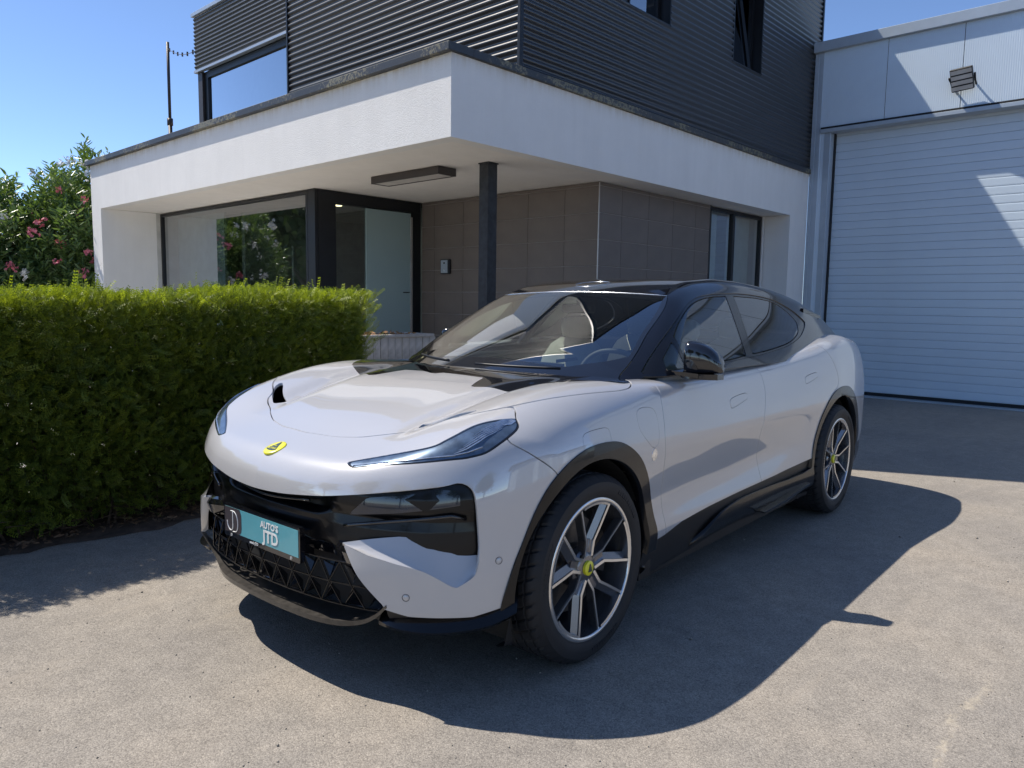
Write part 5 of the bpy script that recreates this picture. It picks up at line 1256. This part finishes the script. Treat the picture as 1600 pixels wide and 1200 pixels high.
def hedge_parts():
    parts = []
    TOP = lambda x: 1.45+.025*np.sin(x*2.3)+.02*np.sin(x*6.1)+.020*np.sin(x*17+1)+.014*np.sin(x*31)
    def emit(pos, dirs, sc, tint, ids=(0,1,2,3)):
        k = rng.integers(0, len(ids), len(pos))
        for q, i in enumerate(ids):
            m_ = k == q
            if m_.any(): v, f, tt = spr[i]; parts.append(scatter(v, f, pos[m_], dirs[m_], sc[m_], tint[m_], tt))
    def front(n, x0, x1, sc0):
        x = rng.uniform(x0, x1, n); z = rng.uniform(.10, 1.46, n)**1.0; dep = rng.random(n)**1.7*.22
        edge = np.clip((x-.95)/.32, 0, 1); y = 3.14+hnoise(x, z)+dep+.34*edge**2.2+.05*(z < .3)
        dr = np.stack([rng.normal(0,.55,n)+.9*edge, -1+.6*rng.random(n)-.0*edge, rng.normal(.25,.5,n)], 1)
        low = np.clip((.30-z)/.25, 0, 1); keep = rng.random(n) > .5*low
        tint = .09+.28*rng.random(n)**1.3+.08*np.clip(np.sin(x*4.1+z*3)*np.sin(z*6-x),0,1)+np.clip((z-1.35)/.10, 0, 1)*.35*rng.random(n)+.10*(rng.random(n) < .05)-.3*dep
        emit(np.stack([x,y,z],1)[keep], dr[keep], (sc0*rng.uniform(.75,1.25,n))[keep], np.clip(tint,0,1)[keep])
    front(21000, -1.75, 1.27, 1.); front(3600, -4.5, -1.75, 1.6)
    # right end face
    n = 2600; y = rng.uniform(3.3, 4.15, n); z = rng.uniform(.12, 1.46, n); x = 1.20+.06*np.sin(y*9)+.05*np.sin(z*8)-rng.random(n)**1.5*.15
    emit(np.stack([x,y,z],1), np.stack([1+.3*rng.standard_normal(n), -.3+.5*rng.standard_normal(n), .35+.4*rng.standard_normal(n)],1), rng.uniform(.8,1.3,n), .14+.2*rng.random(n))
    # top skin
    n = 7000; x = rng.uniform(-2.2, 1.25, n); y = rng.uniform(3.10, 4.15, n); z = TOP(x)-rng.random(n)**2*.09
    emit(np.stack([x,y,z],1), np.stack([rng.normal(0,.6,n), rng.normal(-.1,.6,n), .6+.5*rng.random(n)],1), rng.uniform(.7,1.2,n), .22+.70*rng.random(n))
    # free shoots standing above the clipped top
    n = 1300; x = rng.uniform(-2.2, 1.25, n); y = rng.uniform(3.12, 3.95, n); z = TOP(x)-.03
    emit(np.stack([x,y,z],1), np.stack([rng.normal(.1,.35,n), rng.normal(0,.3,n), np.ones(n)],1), rng.uniform(.35,.9,n)*np.where(rng.random(n) < .10, 1.7, 1), .35+.65*rng.random(n), (4,))
    n = 420; x = rng.uniform(.45, 1.34, n); y = rng.uniform(3.15, 3.9, n); z = rng.uniform(1.0, 1.5, n); x = np.where(z < 1.42, 1.16+.1*rng.random(n), x)
    emit(np.stack([x,y,z],1), np.stack([.9+.3*rng.random(n), rng.normal(-.1,.3,n), .55+.5*rng.random(n)],1), rng.uniform(.6,1.25,n), .35+.45*rng.random(n), (4,))
    n = 90; x = rng.uniform(-1.6, 1.2, n); z = rng.uniform(.5, 1.3, n); y = 3.12+hnoise(x,z)
    emit(np.stack([x,y,z],1), np.stack([rng.normal(.5,.4,n), -.8*np.ones(n), .6+.3*rng.random(n)],1), rng.uniform(.6,1.0,n), .2+.25*rng.random(n), (4,))
    # coarse inner and rear layer
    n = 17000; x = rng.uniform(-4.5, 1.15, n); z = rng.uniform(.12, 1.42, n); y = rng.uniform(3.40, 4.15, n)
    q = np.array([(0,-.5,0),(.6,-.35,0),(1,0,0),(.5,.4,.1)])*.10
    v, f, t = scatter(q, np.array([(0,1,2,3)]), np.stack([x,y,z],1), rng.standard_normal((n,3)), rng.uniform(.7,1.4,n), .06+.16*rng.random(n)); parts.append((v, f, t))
    return parts
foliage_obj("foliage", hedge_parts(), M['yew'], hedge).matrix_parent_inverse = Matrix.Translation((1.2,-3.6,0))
mb = MB()
for i in range(260):
    x = rng.uniform(-4.2, 1.15); y = rng.uniform(3.28, 4.0); a = rng.uniform(-.5,.5); h = rng.uniform(.3,1.25); y2 = y+rng.uniform(-.35,.15); pts = [(x,y,0.02),(x+a*.3,(y+y2)/2,h*.5),(x+a*.6,max(3.2,y2),h)]
    mb.tube(pts, [.009,.006,.003], 4)
for i in range(110):
    x = rng.uniform(-2.0, 1.1); z = rng.uniform(.05,.45); y = 3.18+.1*rng.random(); mb.tube([(x,y+.15,z-.05),(x+rng.uniform(-.15,.15),y,z+rng.uniform(-.02,.1)),(x+rng.uniform(-.3,.3),y-.02,z+rng.uniform(-.05,.2))], [.004,.003,.0015], 4)
tw = mb.build("twigs", M['twig'], hedge); tw.matrix_parent_inverse = Matrix.Translation((1.2,-3.6,0)); tw["kind"] = "stuff"
# litter on the bed and a little over the asphalt edge
n = 2600; x = rng.uniform(-3.5, 1.6, n); y = 3.10+rng.random(n)**1.3*.75+.03*np.sin(x*5); z = .03+.02*rng.random(n)
q = np.array([(0,-.18,0),(1,-.1,.08),(1,.1,.1),(0,.18,.05)])*.028
v, f, t = scatter(q, np.array([(0,1,2,3)]), np.stack([x,y,z],1), np.stack([rng.standard_normal(n), rng.standard_normal(n), .2*rng.standard_normal(n)],1), rng.uniform(.5,1.6,n), np.zeros(n))
tag(fast_mesh("dry_litter", v, f, M['litter']), "dry brown needles and twigs under the hedge", "litter", kind="stuff")

# ---------------------------------------------------------------- oleanders beyond the left end of the building
def oleander(cx, cy, rx, ry, h, nwh, seed, name, label, red, zmin=.3):
    r = np.random.default_rng(seed); root = empty(name, (cx, cy, 0)); tag(root, label, "shrub", "oleander shrubs at the left end of the office")
    q = np.array([(0,-.004,0),(.35,-.12,.02),(.72,-.09,.0),(1,0,-.06),(.72,.09,.0),(.35,.12,.02)])
    qf = np.array([(0,1,2,3),(0,3,4,5)])
    P = []; D = []
    k = nwh
    u = r.standard_normal((k,3)); u /= np.linalg.norm(u,axis=1,keepdims=True); rad_ = .62+.42*r.random(k)**.6
    lump = 1+.13*np.sin(u[:,0]*7+seed)+.10*np.sin(u[:,1]*9+u[:,2]*5)
    pos = np.stack([cx+u[:,0]*rx*rad_*lump, cy+u[:,1]*ry*rad_*lump, h*.52+u[:,2]*h*.5*rad_*lump],1); ok = pos[:,2] > zmin; pos = pos[ok]; u = u[ok]
    axd = u+np.array([0,0,1.1]); axd /= np.linalg.norm(axd,axis=1,keepdims=True)
    parts = []
    for j in range(9):
        off = r.standard_normal(pos.shape); off -= (off*axd).sum(1,keepdims=True)*axd; off /= np.linalg.norm(off,axis=1,keepdims=True)
        d = off*.75+axd*(.25+.6*r.random((len(pos),1))); p_ = pos+axd*(-.16+.035*j)
        parts.append(scatter(q, qf, p_, d, r.uniform(.12,.18,len(pos)), .15+.5*r.random(len(pos))*np.clip(pos[:,2]/h,.3,1)))
    fo = foliage_obj("foliage", parts, M['olea'], root); fo.matrix_parent_inverse = Matrix.Translation((-cx,-cy,0))
    mb = MB()
    for i in range(26):
        a = r.uniform(0, 6.28); e = r.uniform(.2,.85); mb.tube([(cx+.2*math.cos(a),cy+.2*math.sin(a),0),(cx+rx*.4*e*math.cos(a),cy+ry*.4*e*math.sin(a),h*.4),(cx+rx*e*math.cos(a),cy+ry*e*math.sin(a),h*.78)], [.035,.022,.008], 5)
    mb.build("stem", M['bark2'], root).matrix_parent_inverse = Matrix.Translation((-cx,-cy,0))
    # flower heads: five petals each, many per head
    head = []; stalks = []
    for i in range(15):
        c = r.normal(0,.055,3); ax_ = r.standard_normal(3)+np.array([0,-.3,.6]); ax_ /= np.linalg.norm(ax_); e1 = np.cross(ax_, [1,.3,0]); e1 /= np.linalg.norm(e1); e2 = np.cross(ax_, e1)
        for p in range(5):
            a = p*1.2566; dv = e1*math.cos(a)+e2*math.sin(a); wv = -e1*math.sin(a)+e2*math.cos(a)
            head.append([c, c+dv*.03-wv*.016+ax_*.008, c+dv*.045+ax_*.004, c+dv*.03+wv*.016+ax_*.008])
        stalks.append(c)
    hv = [(0.,0.,-.03)]; hf = []
    for i, c in enumerate(stalks):
        o_ = len(hv); hv.append(tuple(c)); hv.append(tuple(c+np.array([.003,0,0]))); hf.append((0,o_,o_+1))
        for f in head[5*i:5*i+5]:
            q_ = len(hv); hv += [tuple(v) for v in f[1:]]; hf.append((o_,q_,q_+1,q_+2))
    vis = np.where((-u[:,0]*.3-u[:,1]*.93+u[:,2]*.25 > .45) & (pos[:,2] > h*.38))[0]; me0 = None
    for i in r.choice(vis, 17, replace=False):
        if me0 is None: o = mesh_obj("flower_head", hv, hf, M['petalr' if red else 'petalw'], root); me0 = o.data
        else: o = link(bpy.data.objects.new("flower_head", me0), root)
        o.matrix_parent_inverse = Matrix.Translation((-cx,-cy,0)); o.location = tuple(pos[i]+u[i]*.22+np.array([-.04,-.10,.12])); o.rotation_euler = tuple(r.uniform(0,6,3)); s_ = r.uniform(.5,.95); o.scale = (s_,)*3
    return root
oleander(2.45, 14.1, .95, 1.1, 3.45, 2600, 3, "oleander", "tall oleander with red flowers close against the end of the white wall", True)
oleander(1.05, 14.9, 1.35, 1.4, 3.4, 3200, 5, "oleander", "broad oleander with white flowers at the left edge of the photo", False)
oleander(3.15, 14.8, .85, .8, 4.1, 1500, 8, "oleander", "tallest oleander with white flowers rising above the white roof edge", False, 1.5)

# ---------------------------------------------------------------- what the glass and the paint mirror: trees and a shed across the yard
def tree(cx, cy, h, r_, seed, label, group):
    r = np.random.default_rng(seed); root = empty("broadleaf_tree", (cx, cy, 0)); tag(root, label, "tree", group)
    n = 2600; cl = r.standard_normal((26,3)); cl /= np.linalg.norm(cl,axis=1,keepdims=True); cl = cl*np.array([r_*.75,r_*.75,h*.26])*r.uniform(.4,1,(26,1))+np.array([cx,cy,h*.66])
    ci = r.integers(0,26,n); pos = cl[ci]+r.standard_normal((n,3))*np.array([r_*.2,r_*.2,h*.07])
    q = np.array([(0,-.4,0),(.6,-.5,.1),(1,0,0),(.5,.45,.1)])*.34
    v, f, t = scatter(q, np.array([(0,1,2,3)]), pos, r.standard_normal((n,3))+np.array([0,0,.5]), r.uniform(.6,1.4,n), .1+.6*r.random(n)); foliage_obj("crown", [(v,f,t)], M['tree'], root).matrix_parent_inverse = Matrix.Translation((-cx,-cy,0))
    mb = MB(); mb.tube([(cx,cy,0),(cx+.1,cy,h*.3),(cx,cy+.1,h*.6),(cx,cy,h*.9)], [.22,.17,.11,.03], 8)
    for i in range(7):
        a = i*.9; mb.tube([(cx,cy,h*(.3+.05*i)),(cx+r_*.55*math.cos(a),cy+r_*.55*math.sin(a),h*(.5+.05*i))], [.08,.02], 5)
    mb.build("trunk", M['bark2'], root).matrix_parent_inverse = Matrix.Translation((-cx,-cy,0))
TL_ = [(-8,33.5,6.6,2.4),(-8.5,31.2,5.6,1.7),(-9,29.3,4.0,1.5),(-8,26.8,7.0,1.9),(-6.5,23.2,6.0,1.8),(-12,38,7.5,3.0),(-15,2,8.5,3.0),(-19,10,8.2,3.2),(-20,-4,8.5,3.4),(-15,-9,7.5,3.4),(-11,-15,6.4,3.2),(-5,-19,6.2,3.4)]
wd_ = ["left end of the row mirrored in the office window","narrow tree mirrored beside it in the office window","lowest tree, under the gap of sky in the office window","tall tree right of the sky gap in the office window","tree mirrored at the right edge of the office window","far tree behind the row mirrored in the office window"]
for i, (x, y, h, r_) in enumerate(TL_):
    tree(x, y, h, r_, 40+i, ("green "+wd_[i]) if i < 6 else ["shaggy","round","wide","dense","squat","spreading"][i-6]+" broadleaf tree across the yard behind the photographer", "trees mirrored in the glass")
sh = empty("yard_shed", (12, -19, 0)); tag(sh, "long low shed with a dark eave across the yard, seen only as a reflection", "building")
def SB(name, bx_, mat):
    mb = MB(); mb.box(*bx_); o = mb.build(name, mat, sh); o.matrix_parent_inverse = Matrix.Translation((-12,19,0)); return o
SB("wall", (2, 26, -22, -19, 0, 4.4), M['hall']); SB("eave", (1.4, 26.6, -22.6, -18.3, 4.4, 4.75), M['frame'])
for i in range(5): SB("roller_door", (3.4+4.6*i, 6.8+4.6*i, -18.99, -18.93, .02, 3.3), M['hallcap'])
SB("roof", (1.6, 26.4, -22.4, -18.5, 4.755, 4.85), M['hallcap'])
